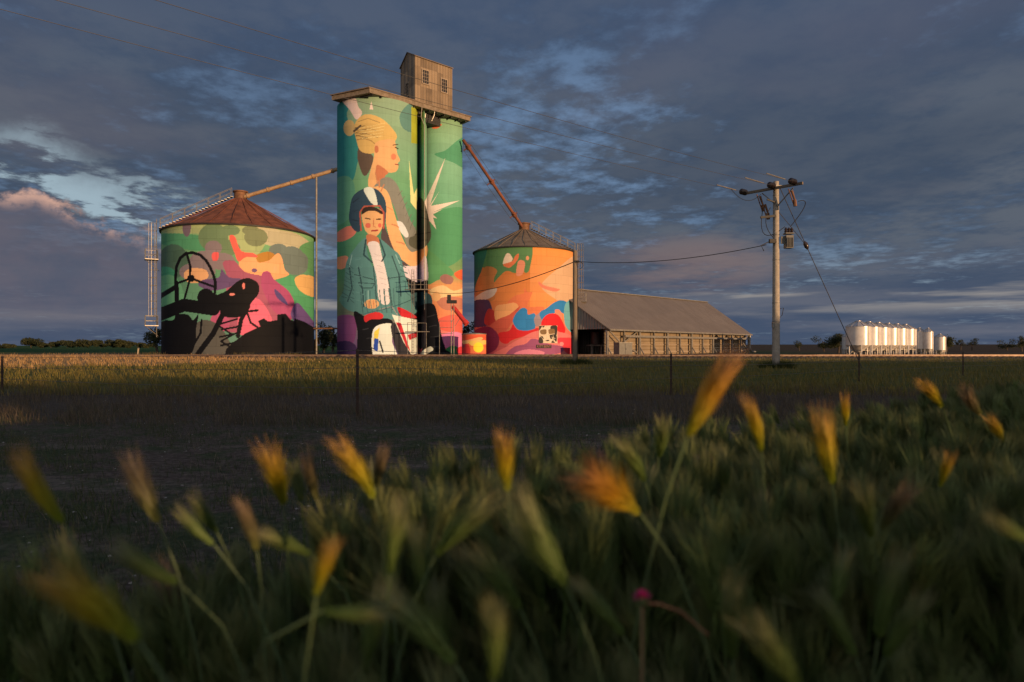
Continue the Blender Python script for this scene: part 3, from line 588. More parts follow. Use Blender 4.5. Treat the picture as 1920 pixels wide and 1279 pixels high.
# ------------------------------------------------------------------ squat silos
def squat(name,label,xl,xr,near,ytop,yapex,paint,roofmat,side,cell):
    cx,cy,R=cyl_at(xl,xr,near); zt_=CZ+(HY-ytop)/F*near; za=CZ+(HY-yapex)/F*cy
    root=tag(empty('grain_silo',(cx,cy,0)),label,'silo')
    painted_cylinder('silo_wall',cx,cy,R,-.1,zt_,paint,MT['muralsteel'],root,cell,True)
    MB().lathe((cx,cy,0),[(R+.06,zt_-.18),(R+.2,zt_-.16),(R+.22,zt_-.02),(R+.05,zt_)],96,False).build('roof_rim',MT['dark'],root,True)
    n=48; prof=[(R+.16,zt_),(R*.6,zt_+(za-zt_)*.4),(.75,za)]
    MB().lathe((cx,cy,0),prof,n,False).build('roof',roofmat,root,True)
    mb=MB()
    for k in range(n//2):
        a=2*PI*k/(n//2); mb.bar(ringpt((cx,cy),R+.14,a,zt_+.0),ringpt((cx,cy),.75,a,za+.0),.05,.05)
    mb.build('roof_seam',roofmat,root)
    MB().lathe((cx,cy,0),[(.7,za-.2),(.72,za+.75),(.85,za+.78),(.85,za+.92),(.05,za+1.1)],20).build('roof_cap',MT['rustpipe'],root,True)
    # stair with rail up the roof
    ang = math.atan2(-cy,-cx)+side*PI*.5+ (-.15*side)
    rail=MB(); a=ringpt((cx,cy),R+.1,ang,zt_+.1); b=ringpt((cx,cy),1.0,ang,za+.1); tan=Vector((-math.sin(ang),math.cos(ang),0))
    for s in(-.45,.45):
        p0=a+tan*s; p1=b+tan*s
        rail.tube([p0+Vector((0,0,1.05)),p1+Vector((0,0,1.05))],.03,5); rail.tube([p0+Vector((0,0,.55)),p1+Vector((0,0,.55))],.025,5)
        for t in np.linspace(0,1,7): q=p0.lerp(p1,float(t)); rail.tube([q,q+Vector((0,0,1.05))],.03,5)
    for t in np.linspace(0,1,int((b-a).length/.35)): q=a.lerp(b,float(t)); rail.box(q+Vector((0,0,.05)),(.28,.9,.05),ang)
    rail.build('roof_stair',MT['galv'],root)
    # caged ladder
    lad=MB(); o=ringpt((cx,cy),R+.45,ang,0); rad=Vector((math.cos(ang),math.sin(ang),0))
    z0l=2.2; z1l=zt_+1.1
    for s in(-.25,.25): lad.tube([o+tan*s+Vector((0,0,z0l)),o+tan*s+Vector((0,0,z1l))],.03,5)
    for k in range(int((z1l-z0l)/.35)): lad.tube([o+tan*-.25+Vector((0,0,z0l+k*.35)),o+tan*.25+Vector((0,0,z0l+k*.35))],.018,4)
    zc=[z for z in np.arange(z0l+2.2,z1l+.01,.85)]
    for z in zc:
        pts=[o+tan*(.38*math.sin(t))+rad*(.38-.38*math.cos(t))+Vector((0,0,float(z))) for t in np.linspace(-PI*.8,PI*.8,9)]
        lad.tube([p-rad*.0 for p in pts],.02,4)
    for t in(-1.9,-1.0,1.0,1.9,PI):
        q=o+tan*(.38*math.sin(t))+rad*(.38-.38*math.cos(t)); lad.tube([q+Vector((0,0,zc[0])),q+Vector((0,0,zc[-1]))],.016,4)
    lad.build('caged_ladder',MT['galv'],root)
    for z in ([3.4,10.6] if side<0 else [7.0]):
        pl=MB(); c=o+rad*.5+Vector((0,0,z)); pl.box(c,(1.3,1.5,.08),ang)
        for sx_ in(-.6,.6):
            for sy_ in(-.7,.7): q=c+rad*sx_+tan*sy_; pl.tube([q,q+Vector((0,0,1.1))],.03,5)
        for h in(.55,1.1):
            pts=[c+rad*x_+tan*y_+Vector((0,0,h)) for x_,y_ in((-.6,-.7),(.6,-.7),(.6,.7),(-.6,.7))]; pl.tube(pts,.025,5)
        pl.tube([c+rad*.6,c-rad*.75-Vector((0,0,1.2))],.035,5)
        pl.build('ladder_platform',MT['galv'],root)
    for k in range(26):
        a=math.atan2(-cy,-cx)+(k/25-.5)*PI; MB().box(ringpt((cx,cy),R+.06,a,.1),(.12,.35,.16),a).build('anchor_plate',MT['galv_dull'],root)
    return root,cx,cy,R,zt_,za
L_=squat('a','wide painted silo with a rusty cone roof and black machine silhouette left of the tower',302,589,70.8,418,374,paint_left,MT['rust'],-1,.065)
R_=squat('b','orange painted silo with a brown cone roof and a portrait stencil near its foot',889,1077,84,461,432,paint_right,MT['brownroof'],1,.055)

# stencil portrait and name strip on the right-hand silo
def on_silo(px,py,out=.03):
    cx,cy,R=R_[1:4]; R+=out; dx=(px-960)/F; a=dx*dx+1; b=-2*(dx*cx+cy); c=cx*cx+cy*cy-R*R
    d=(-b-math.sqrt(b*b-4*a*c))/(2*a); return Vector((dx*d,d,CZ+(HY-py)/F*d))
def curved(px0,px1,py0,py1,out,nx=12):
    mb=MB(); vs=[]
    for j in range(2):
        for i in range(nx+1): vs.append(on_silo(px0+(px1-px0)*i/nx,(py1,py0)[j],out))
    for j in range(2):
        for i in range(nx+1): vs.append(on_silo(px0+(px1-px0)*i/nx,(py1,py0)[j],out-.03))
    n=nx+1; fs=[(i,i+1,n+i+1,n+i) for i in range(nx)]+[(2*n+i,3*n+i,3*n+i+1,2*n+i+1) for i in range(nx)]
    fs+=[(n+i,n+i+1,3*n+i+1,3*n+i) for i in range(nx)]+[(2*n+i,2*n+i+1,i+1,i) for i in range(nx)]+[(0,n,3*n,2*n),(nx,2*n+nx,3*n+nx,n+nx)]
    return mb.add(vs,fs)
MT['cream']=mat('cream_paint',(.72,.62,.48),(.6,.5,.38),6,.7); MT['ink']=mat('black_stencil_paint',(.02,.018,.018),(.015,.013,.013),4,.7)
MT['olive']=mat('ochre_stencil_paint',(.22,.13,.05),(.16,.1,.04),4,.7)
por=tag(empty('portrait_panel',on_silo(1028,642)),'square black and cream stencilled face with sunglasses on the orange silo','mural panel')
curved(1010.5,1045,610.5,643.5,.035).build('backing',MT['cream'],por)
def stencil(poly,m,out,name='stencil_shape'):
    pts=spline(poly,4) if len(poly)>4 else np.array(poly,float)
    vs=[on_silo(a,b,out) for a,b in pts]+[on_silo(a,b,out-.01) for a,b in pts]; n=len(pts)
    return vs,[tuple(range(n)),tuple(range(n,2*n))[::-1]]+[(i,(i+1)%n,n+(i+1)%n,n+i) for i in range(n)]
mb=MB()
for q in ([(1034,611),(1044,611),(1044.5,624),(1042,630),(1036,622),(1032,616)],[(1031,628),(1040,627),(1044,631),(1043,641),(1037,634),(1033,636)],
          [(1011,634),(1014,632),(1018,637),(1018,643),(1011,643)],[(1011,611),(1017,611),(1014,616),(1011,620)],[(1017,611),(1022,611),(1018,615)],[(1034,641),(1037,638),(1041,643),(1034,643)],[(1022,639),(1028,637),(1031,639),(1026,640)],[(1013,630),(1018,631),(1020,636),(1017,634)]):
    MB().add(*stencil(q,None,.05)).build('dark_stencil',MT['ink'],por)
mb=MB()
for q in ([(1014,619),(1024,618),(1024,626),(1016,627),(1013,623)],[(1029,618),(1039,617),(1040,625),(1033,628),(1029,624)]): MB().add(*stencil(q,None,.062)).build('sunglass_lens',MT['olive'],por)
mb=MB()
for a,b in (((1024,621),(1029,621)),((1029,627.5),(1040,626)),((1013,628),(1024,627.5)),((1034,632),(1041,635)),((1037,629),(1038,640))):
    mb.bar(on_silo(*a,.075),on_silo(*b,.075),.03,.07)
mb.build('pale_line',MT['cream'],por)
npz=on_silo(1019,649.5,.04); plate=tag(empty('name_strip',npz),'thin black strip with lettering below the stencilled face','sign')
curved(1005.5,1034,646.5,653,.04).build('strip_panel',MT['ink'],plate)
MT['letter']=mat('ochre_lettering',(.42,.20,.16),(.34,.15,.12),5,.8)
cu=bpy.data.curves.new('lettering','FONT'); cu.body='KITT BENT'; cu.size=.42; cu.extrude=.01; cu.align_x='CENTER'; cu.align_y='CENTER'
to=bpy.data.objects.new('tmp',cu); COL.objects.link(to); bpy.context.view_layer.update()
me=bpy.data.meshes.new_from_object(to.evaluated_get(bpy.context.evaluated_depsgraph_get())); bpy.data.objects.remove(to)
me.name='lettering'; me.materials.clear(); me.materials.append(MT['letter'])
wmax=max(v.co.x for v in me.vertices); sc=(26/F*84/2)/wmax
for v in me.vertices: v.co.x*=sc
le=bpy.data.objects.new('lettering',me); COL.objects.link(le)
nv=Vector((npz.x-R_[1],npz.y-R_[2],0)).normalized()
for v in me.vertices:                                     # wrap round the wall
    px=1019.7+v.co.x*F/npz.y; py=649.8-v.co.y*F/npz.y; w=on_silo(px,py,.052+v.co.z); v.co=w
le.parent=plate; le.matrix_parent_inverse=Matrix.Translation(plate.location).inverted()

# ------------------------------------------------------------------ grain pipes
lp=tag(empty('grain_pipe',P(632,317,81)),'straight grain pipe from the tower down to the rusty roofed silo, with one tall prop','pipe')
a=P(634,317,80.5); b=P(458,369,L_[2]-.3)
mb=MB().tube([a,b],.22,10)
mb.build('pipe',MT['brass'],lp,True)
for t in(.06,.27,.5,.75,.96): q=a.lerp(b,t); d=(b-a).normalized(); MB().tube([q-d*.12,q+d*.12],.3,10).build('flange',MT['brass'],lp,True)
q=a.lerp(b,.235); MB().tube([q,Vector((q.x,q.y,0))],.11,8).build('prop',MT['galv_dull'],lp,True)
rp=tag(empty('grain_pipe',P(868,262,86)),'steep rusty grain spout with stay cables from the tower down to the orange silo','pipe',None)
a=P(868,262,85.5); b=P(984,432,90.3)
MB().tube([a,b],.2,10).build('pipe',MT['rust'],rp,True)
d=(b-a).normalized(); perp=Vector((-d.z,0,d.x)).normalized()*-1
for t in(.08,.45,.82):
    mb=MB(); q=a.lerp(b,t); mb.bar(q-perp*.5,q+perp*.7,.16,.12); mb.bar(q-Vector((.0,.45,0)),q+Vector((0,.45,0)),.12,.12); mb.tube([q-d*.3,q+d*.3],.3,8); mb.build('bracket',MT['rust'],rp)
mb=MB()
for s in(.75,-.55):
    mb.tube([a,a.lerp(b,.08)+perp*s*.9,a.lerp(b,.45)+perp*s,a.lerp(b,.82)+perp*s*.9,b],.022,4)
mb.build('stay_cable',MT['cable'],rp)
MB().tube([b+Vector((0,0,.5)),b-Vector((-.1,0,.6))],[.35,.5],10).build('spout_collar',MT['rustpipe'],rp,True)

# small painted tank, red auger
cx,cy,R=cyl_at(866,911.5,80.0)
pt=tag(empty('drum_tank',(cx,cy,0)),'low round orange tank painted with a yellow sun beside the tower','tank')
bt=vgrad([(624,A(240,95,50)),(640,A(235,85,55)),(655,A(240,120,60)),(670,A(235,90,70))])
ptp=painter(bt,[('p',A(250,165,95),[(864,640),(880,637),(900,632),(905,636),(890,642),(866,645)]),('p',A(230,60,50),[(862,650),(875,645),(882,655),(878,668),(862,668)]),
  ('p',A(180,70,70),[(864,642),(872,648),(868,652)]),('p',A(245,180,80),[(880,640),(912,638),(914,645),(895,647),(884,648)]),('e',A(255,205,50),[(897,651.5,9.5,9.5)]),('p',A(235,100,60),[(884,664),(905,662),(914,668),(884,668)])])
zt_=CZ+(HY-626)/F*80
painted_cylinder('tank_wall',cx,cy,R,-.05,zt_,ptp,MT['muralsteel'],pt,.04)
MB().lathe((cx,cy,0),[(R+.05,zt_-.06),(R+.05,zt_+.03),(R*.5,zt_+.12),(.02,zt_+.16)],40).build('tank_lid',MT['galv_dull'],pt,True)
au=tag(empty('grain_auger',G(846,77)),'red grain auger tube on a thin steel frame at the tower foot','auger')
a=P(849,575,77.5); b=P(874,606,76.8)
MB().tube([a,b],.26,12).build('auger_tube',MT['red'],au,True)
MB().tube([b+(a-b).normalized()*.25,b-(a-b).normalized()*.15],.33,12).build('auger_mouth',MT['red'],au,True)
mb=MB()
for px in(846,851): q=P(px,600,76.9); mb.tube([Vector((q.x,q.y,0)),Vector((q.x,q.y,6.0))],.05,6)
for z in(1.4,2.6,3.8,5.0):
    q=P(846,600,76.9); q2=P(851,600,76.9); mb.tube([Vector((q.x,q.y,z)),Vector((q2.x,q2.y,z+.5))],.03,5)
q=P(824,600,76.6)
for z in(2.6,3.3,4.0): mb.tube([Vector((q.x,q.y,z)),Vector((q.x+1.5,q.y,z))],.03,5)
mb.tube([Vector((q.x,q.y,0)),Vector((q.x,q.y,4))],.035,5)
mb.tube([P(853,612,76.9),b.lerp(a,.4)],.035,5)
mb.build('frame',MT['galv_dull'],au)
q=P(847,566,77); MB().box(q,(1.1,.7,.35)).box(q+Vector((-.3,0,.5)),(.4,.4,.6)).build('motor_box',MT['dark'],au)

# ------------------------------------------------------------------ grain shed
C0=Vector((11.8,84,0)); SA=Vector((.616,.788,0)); SB=Vector((-.788,.616,0)); SL=50.8; WD=16.2
zev=3.30; zr0=8.75; zr1=9.35
shed=tag(empty('grain_shed',C0),'long low grain shed with a broad brown roof and a braced side wall','shed')
def sp(a,b,z): return C0+SA*a+SB*b+Vector((0,0,z))
mb=MB(); o=.35
r0=sp(-.3,WD/2,zr0); r1=sp(SL+.3,WD/2,zr1)
for bb in(-o,WD+o):
    e0=sp(-.3,bb,zev-.1); e1=sp(SL+.3,bb,zev-.1); up=Vector((0,0,.1))
    mb.add([e0,e1,r1,r0,e0+up,e1+up,r1+up,r0+up],[(0,1,2,3),(4,5,6,7),(0,1,5,4),(1,2,6,5),(3,0,4,7)])
mb.build('roof',MT['shedroof'],shed)
MB().bar(r0+Vector((0,0,.14)),r1+Vector((0,0,.14)),.5,.12).build('ridge_cap',MT['galv_dull'],shed)
MB().bar(sp(-.3,-o-.1,zev-.12),sp(SL+.3,-o-.1,zev-.12),.16,.2).build('gutter',MT['galv_dull'],shed)
mb=MB()
mb.add([sp(0,.6,0),sp(SL,.6,0),sp(SL,.6,zev),sp(0,.6,zev)],[(0,1,2,3)])
mb.add([sp(SL,.6,0),sp(SL,WD,0),sp(SL,WD,zev),sp(SL,WD/2,zr1-.1),sp(SL,.6,zev)],[(0,1,2,3,4)])
mb.add([sp(0,WD,0),sp(SL,WD,0),sp(SL,WD,zev),sp(0,WD,zev)],[(0,1,2,3)])
mb.build('side_wall',MT['shedwall'],shed)
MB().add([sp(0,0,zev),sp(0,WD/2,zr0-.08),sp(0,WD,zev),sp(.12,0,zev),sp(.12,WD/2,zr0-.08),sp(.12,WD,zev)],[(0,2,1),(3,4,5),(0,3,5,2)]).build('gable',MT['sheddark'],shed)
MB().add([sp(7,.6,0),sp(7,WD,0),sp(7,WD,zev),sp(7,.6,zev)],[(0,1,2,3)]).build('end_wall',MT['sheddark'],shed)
NB=12
for k in range(NB+1):
    a=SL*k/NB; w=.42 if k%2==0 else .2
    p0=sp(a,0.1,0)
    mb=MB().box(p0+Vector((0,0,zev/2-.06)),(w,.25,zev-.12),math.atan2(SA.y,SA.x))
    mb.bar(sp(a,-.55,.1),sp(a,.05,1.1),.12,.12)
    mb.build('wall_post',MT['galv_dull'],shed)
mb=MB().bar(sp(4.2,-.1,zev-.85),sp(SL,-.1,zev-.85),.1,.28)
mb.build('wall_rail',MT['galv_dull'],shed)
mb=MB()
mb.bar(sp(.2,-.08,zev-.2),sp(4.2,-.14,.9),.1,.16); mb.bar(sp(4.2,.33,1.5),sp(8.2,.33,zev-.25),.1,.16); mb.bar(sp(4.6,.33,1.4),sp(8.2,.33,.3),.1,.16)
mb.bar(sp(SL-.2,-.08,zev-.2),sp(SL-3.8,-.14,zev-.95),.1,.16); mb.bar(sp(SL-4,-.08,1.9),sp(SL-.4,-.14,.2),.1,.16)
mb.build('brace',MT['galv_dull'],shed)
for k in range(NB):
    mb=MB(); a0=SL*k/NB; 
    mb.bar(sp(a0+.3,.46,.35),sp(a0+SL/NB-.3,.46,.35),.06,.12); mb.bar(sp(a0+.3,.46,1.4),sp(a0+SL/NB-.3,.46,1.4),.06,.08)
    mb.build('girt',MT['frame'],shed)
mb=MB().tube([sp(SL+.1,-.1,zev-.2),sp(SL+.1,-.1,.5),sp(SL+.6,-.3,.15),sp(SL+1.6,-.6,.12)],.14,8)
mb.build('downpipe',MT['galv'],shed,True)
# tank on its stand and cabinet
q=G(1118,88.5); wt=tag(empty('water_tank',q),'dark round tank raised on a steel stand under the shed end','tank')
MB().lathe(q,[(.1,1.35),(.66,1.4),(.68,2.95),(.4,3.15),(.1,3.2)],24).build('tank_body',MT['dark'],wt,True)
mb=MB()
for sx_ in(-.6,.6):
    for sy_ in(-.5,.5): mb.box(q+Vector((sx_,sy_,.65)),(.08,.08,1.3))
mb.box(q+Vector((0,0,1.3)),(1.9,1.3,.08)); mb.tube([q+Vector((-1.4,-.5,1.25)),q+Vector((1.3,-.5,1.25))],.04,6)
mb.build('stand',MT['galv_dull'],wt)
q=G(1168,80.5); cb=tag(empty('cabinet',q),'grey metal cabinet standing in front of the shed wall','cabinet')
MB().box(q+Vector((0,0,.8)),(1.9,1.1,1.55),.5).build('cabinet_body',MT['greybox'],cb)
MB().box(q+Vector((0,0,1.6)),(2.0,1.2,.07),.5).build('cabinet_lid',MT['galv_dull'],cb)
MB().box(q+Matrix.Rotation(.5,3,'Z')@Vector((.35,-.57,.8)),(.9,.04,1.3),.5).box(q+Matrix.Rotation(.5,3,'Z')@Vector((0,-.62,.85)),(.06,.08,.2),.5).build('door',MT['greybox'],cb)
q=G(592,80); 
yb=tag(empty('yellow_valve',P(590,665,90)),'small rusty yellow machine beside the left silo','machine')
mb=MB(); q=G(591,89); mb.box(q+Vector((0,0,.5)),(.7,.6,1.0)); mb.tube([q+Vector((0,0,1)),q+Vector((0,0,2.0)),q+Vector((.35,0,2.3)),q+Vector((.5,0,1.4))],.14,8)
mb.build('valve_body',mat('yellow_paint',(.45,.22,.03),(.25,.12,.03),4,.6),yb,True)
bar_=tag(MB().tube([P(588,616,80),P(634,616,80)],.09,8).build('connecting_pipe',MT['rustpipe'],None,True),'thin horizontal ochre pipe between the left silo and the tower','pipe')

# ------------------------------------------------------------------ power pole
pb=G(1455,38.1); pole=tag(empty('power_pole',pb),'tall pale concrete power pole with crossarm, insulators and transformer','power pole')
MB().tube([pb+Vector((0,0,-.3)),pb+Vector((0,0,4)),pb+Vector((0,0,10.4))],[.215,.19,.15],20).build('pole_shaft',MT['concrete'],pole,True)
for z in(2.55,3.6,6.0,7.4,9.6): MB().lathe(pb+Vector((0,0,z)),[(.215-z*.0055,0),(.222-z*.0055,0),(.222-z*.0055,.06),(.215-z*.0055,.06)],18,False).build('band',MT['galv_dull'],pole)
MB().box(pb+Vector((-.2,-.1,2.4)),(.1,.16,.3)).build('step_plate',MT['galv_dull'],pole)
ar=P(1502,341,36.9); al=P(1395,362,39.4); al.z=ar.z-.12; ar.z-=.12
MB().bar(al-Vector((0,.22,0)),ar-Vector((0,.22,0)),.12,.14).build('crossarm',MT['timberpole'],pole)
mb=MB(); armd=(ar-al).normalized(); cpt=pb+Vector((0,-.2,9.0))
for s in(-1,1): mb.bar(cpt,pb+armd*s*.9+Vector((0,-.2,9.85)),.05,.05)
mb.build('arm_brace',MT['galv_dull'],pole)
wdir=Vector((-26.1,-22.2,0)).normalized()
def insul(c,d,r=.17,n=4,name='insulator'):
    mb=MB()
    for k in range(n):
        q=c+d*(k*.13); mb.tube([q-d*.045,q,q+d*.045],[r*.55,r,r*.6],14)
    mb.tube([c-d*.15,c+d*(n*.13)],.04,6)
    return mb.build(name,MT['porcelain'],pole,True)
pts_=[al+Vector((0,-.22,.05)),pb+Vector((-.25,-.25,10.1)),ar+Vector((-.45,-.22,.05))]
for p in pts_: insul(p,wdir)
MB().box(pb+Vector((0,-.17,10.1)),(.5,.12,.1)).build('bracket',MT['galv'],pole)
for q,s in ((pb+armd*-1.05+Vector((0,-.25,9.7)),0),(pb+armd*-.75+Vector((0,-.25,9.2)),0),(pb+armd*.8+Vector((0,-.25,9.7)),0)):
    fz=MB(); fz.tube([q,q+Vector((.18,0,-.55))],[.07,.05],8); fz.tube([q+Vector((.15,0,-.5)),q+Vector((.19,0,-.85))],.1,8); fz.tube([q+Vector((-.18,0,.1)),q+Vector((.1,0,-.75))],.03,6)
    fz.build('fuse_cutout',MT['rustpipe'],pole,True)
MB().bar(pb+Vector((-.95,-.25,8.35)),pb+Vector((-.1,-.2,8.45)),.1,.12).bar(pb+Vector((-.6,-.25,9.35)),pb+Vector((-.1,-.2,9.2)),.07,.07).build('lower_arm',MT['dark'],pole)
tc=pb+Vector((.62,-.2,7.0))
tr=MB().box(tc,(.40,.40,.70)).box(tc+Vector((0,0,.46)),(.46,.44,.06)).box(tc+Vector((-.31,0,.1)),(.22,.1,.4))
for k in range(5): tr.box(tc+Vector((-.15+k*.075,-.24,-.04)),(.025,.06,.52))
tro=tr.build('transformer',MT['greybox'],pole)
for k in range(3):
    b_=MB().lathe(tc+Vector((-.15+k*.16,0,.44)),[(.06,0),(.1,.06),(.06,.1),(.1,.16),(.06,.2),(.09,.26),(.04,.36)],10).build('bushing',MT['porcelain'],pole,True)
mb=MB().box(pb+Vector((-.27,-.2,7.05)),(.36,.2,.22)).tube([pb+Vector((-.5,-.2,7.0)),pb+Vector((-.9,-.2,6.8)),pb+Vector((-.75,-.2,6.5))],.03,5)
mb.build('fuse_box',MT['dark'],pole)
def arc(a,b,sag,n=10,side=Vector((0,0,0))):
    return [Vector(a).lerp(Vector(b),i/n)-Vector((0,0,sag*4*(i/n)*(1-i/n)))+side*4*(i/n)*(1-i/n) for i in range(n+1)]
mb=MB()
mb.tube(arc(pb+armd*.95+Vector((.2,-.25,9.1)),tc+Vector((.1,0,.85)),0,10,Vector((.6,0,.5))),.022,5)
mb.tube(arc(pb+armd*-1+Vector((.1,-.25,8.9)),tc+Vector((-.2,0,.85)),.6,10,Vector((-.5,0,-.3))),.02,5)
mb.tube(arc(pb+Vector((-.4,-.25,8.9)),pb+Vector((-.2,-.2,7.2)),0,8,Vector((-.35,0,0))),.02,5)
mb.tube(arc(pts_[0]+wdir*1.5,pb+armd*-1.0+Vector((0,-.25,9.8)),.5),.015,5)
mb.tube([pb+Vector((.2,0,3.3)),pb+Vector((.42,0,3.35)),pb+Vector((.34,0,2.95)),pb+Vector((.2,0,2.8))],.02,5)
mb.build('lead_wire',MT['black'],pole,True)
mb=MB()
for p in pts_: mb.tube([p+wdir*1.0,p+wdir*2.9],.028,6)
mb.build('line_splice',MT['galv'],pole,True)
ends=[(20,0),(185,0),(365,0)]
names=['lowest and leftmost long power line crossing the sky','middle long power line crossing the sky','upper long power line crossing the sky above the headhouse']
for p,e,nm in zip(pts_,ends,names):
    a=p+wdir*.55; d=(p.z-.1-CZ)*F/HY; b=Vector(((e[0]-960)/F*d,d,p.z-.1)); b2=a+(b-a)*1.45
    tag(MB().tube(arc(a,b2,.35,24),.0085,5).build('power_line',MT['cable'],None,True),nm,'cable','power lines running from the concrete pole')
g0=pb+Vector((.1,-.1,10.2)); g1=G(1616,38.1)
gw=tag(empty('guy_wire',g1),'slanting guy wire with a small insulator from the concrete pole to the ground','cable')
MB().tube([g0,g1],.022,5).build('stay',MT['cable'],gw,True); MB().tube([g0-Vector((0,0,1.5)),g0.lerp(g1,.33)],.018,5).build('stay',MT['cable'],gw,True)
q=g0.lerp(g1,.33); d=(g1-g0).normalized(); MB().tube([q-d*.25,q-d*.1,q+d*.1,q+d*.25],[.04,.12,.12,.04],10).build('insulator',MT['porcelain'],gw,True)
# timber pole
p2=G(1078,46); tp=tag(empty('timber_pole',p2),'plain slim pole standing in front of the orange silo and the shed','power pole')
MB().tube([p2+Vector((0,0,-.2)),p2+Vector((0,0,7.65))],[.17,.135],16).build('pole_shaft',MT['timberpole'],tp,True)
mb=MB().box(p2+Vector((.12,-.12,6.9)),(.3,.12,.14)).tube([p2+Vector((.16,-.05,.2)),p2+Vector((.17,-.05,6.9))],.025,6)
mb.tube(arc(p2+Vector((.2,-.1,6.95)),p2+Vector((.3,-.1,6.4)),0,8,Vector((.3,0,0))),.02,5); mb.build('cable_clamp',MT['dark'],tp)
s0=P(1437,459,38); s1=p2+Vector((0,-.14,6.9)); s2=P(797,546,83)
tag(MB().tube(arc(s0,s1,.42,20),.022,6).build('service_cable',MT['black'],None,True),'black service cable sagging between the two poles','cable')
tag(MB().tube(arc(s1,s2,1.0,24),.03,6).build('service_cable',MT['black'],None,True),'black service cable crossing the orange silo to the tower','cable')

# ------------------------------------------------------------------ white farm silos
def farm_silo(label,xc,dpt,dia,ztop_,zbot,zap,group):
    c=G(xc,dpt); R=dia/2; root=tag(empty('farm_silo',c),label,'silo',group)
    MB().lathe(c,[(.12,zbot-R*.75),(R*.98,zbot),(R,zbot),(R,ztop_)],40,False).build('silo_barrel',MT['white'],root,True)
    mb=MB().lathe(c,[(R+.05,ztop_-.03),(R+.05,ztop_+.01),(R*.2,zap-.08),(R*.2,zap),(.02,zap+.04)],24,False)
    mb.build('silo_roof',MT['whiteroof'],root,False)
    mb=MB()
    for k in range(12): a=2*PI*k/12; mb.bar(ringpt(c,R+.04,a,ztop_+.03),ringpt(c,R*.2,a,zap-.05),.03,.04)
    mb.build('roof_rib',MT['galv'],root)
    for k in range(6):
        a=2*PI*(k+.3)/6; MB().box(ringpt(c,R*.97,a,(zbot-.4)/2),(.11,.11,zbot+.4),a).build('leg',MT['white'],root)
    mb=MB()
    for k in range(6):
        a=2*PI*(k+.3)/6; b=2*PI*(k+1.3)/6; mb.bar(ringpt(c,R*.94,a,zbot*.45),ringpt(c,R*.94,b,zbot*.45),.05,.05)
    mb.tube([ringpt(c,R+.09,-1.2,.3),ringpt(c,R+.09,-1.2,ztop_)],.03,5)
    mb.build('cross_brace',MT['galv'],root)
zz_=lambda py,d: CZ+(HY-py)/F*d
ords=['nearest white silo at the left end of the tall white row, its left side shaded','second white silo from the left in the tall row','third white silo from the left in the tall row','fourth white silo from the left in the tall row','fifth white silo from the left in the tall row','sixth and last of the tall white silos, beside two lower ones']
ords_z=-.33
apx=[1609.3,1629,1646.8,1664.7,1681.5,1697.4]
for i,x in enumerate(apx):
    d=98+16*i/5; farm_silo(ords[i],x,d,3.34,zz_(612.7,98),zz_(647.3,98),zz_(601.5,98),'tall white farm silos in a row')
farm_silo('left one of two lower white silos at the end of the row',1723.5,117,1.72,zz_(621.5,117),zz_(654,117),zz_(614.5,117),'two lower white farm silos')
farm_silo('right one of two lower white silos at the end of the row',1740.3,116,1.55,zz_(622.5,116),zz_(654,116),zz_(615,116),'two lower white farm silos')
farm_silo('lone small white silo standing apart at the far right end',1762.5,121,1.85,zz_(632,121),zz_(656.5,121),zz_(626,121),None)
farm_silo('dim white silo half hidden behind the first tall white one',1592,126,2.4,zz_(631,126),zz_(655,126),zz_(624,126),None)

# ------------------------------------------------------------------ ground
def gz(Xa,Ya):
    r=np.zeros_like(Xa)
    z=np.clip((Ya-170)/380,0,1); r=r+z*z*2.2*(.6+.4*np.clip((Xa-40)/200,-1,1))
    r=r+.24*np.clip((Ya-68.5)/2,0,1)*np.clip((-19-Xa)/3,0,1)*np.clip((110-Ya)/20,0,1)+.3*np.exp(-((Xa+44)/20)**2-((Ya-54)/9)**2)
    r=r-.35*np.clip((Ya-76)/16,0,1)*np.clip((Xa-38)/8,0,1)*np.clip((150-Ya)/20,0,1)
    near=np.clip(1-Ya/60,0,1); r=r+near*.03*np.sin(Xa*1.1+1.3*np.sin(Ya*.7))*np.sin(Ya*.9+.5*Xa)
    return r
xs=np.concatenate([-np.geomspace(3000,60,16),np.linspace(-56,56,113),np.geomspace(60,3000,16)])
ys=np.concatenate([np.linspace(-300,-3,20),np.linspace(-2,60,125),np.geomspace(61,4000,40)])
GX,GY=np.meshgrid(xs,ys); GZ=gz(GX,GY); V=np.stack([GX,GY,GZ],-1).reshape(-1,3); n=len(xs); ny=len(ys)
i=(np.arange(ny-1)*n)[:,None]; k=np.arange(n-1)[None,:]; Fc=np.stack([i+k,i+k+1,i+n+k+1,i+n+k],-1).reshape(-1,4)
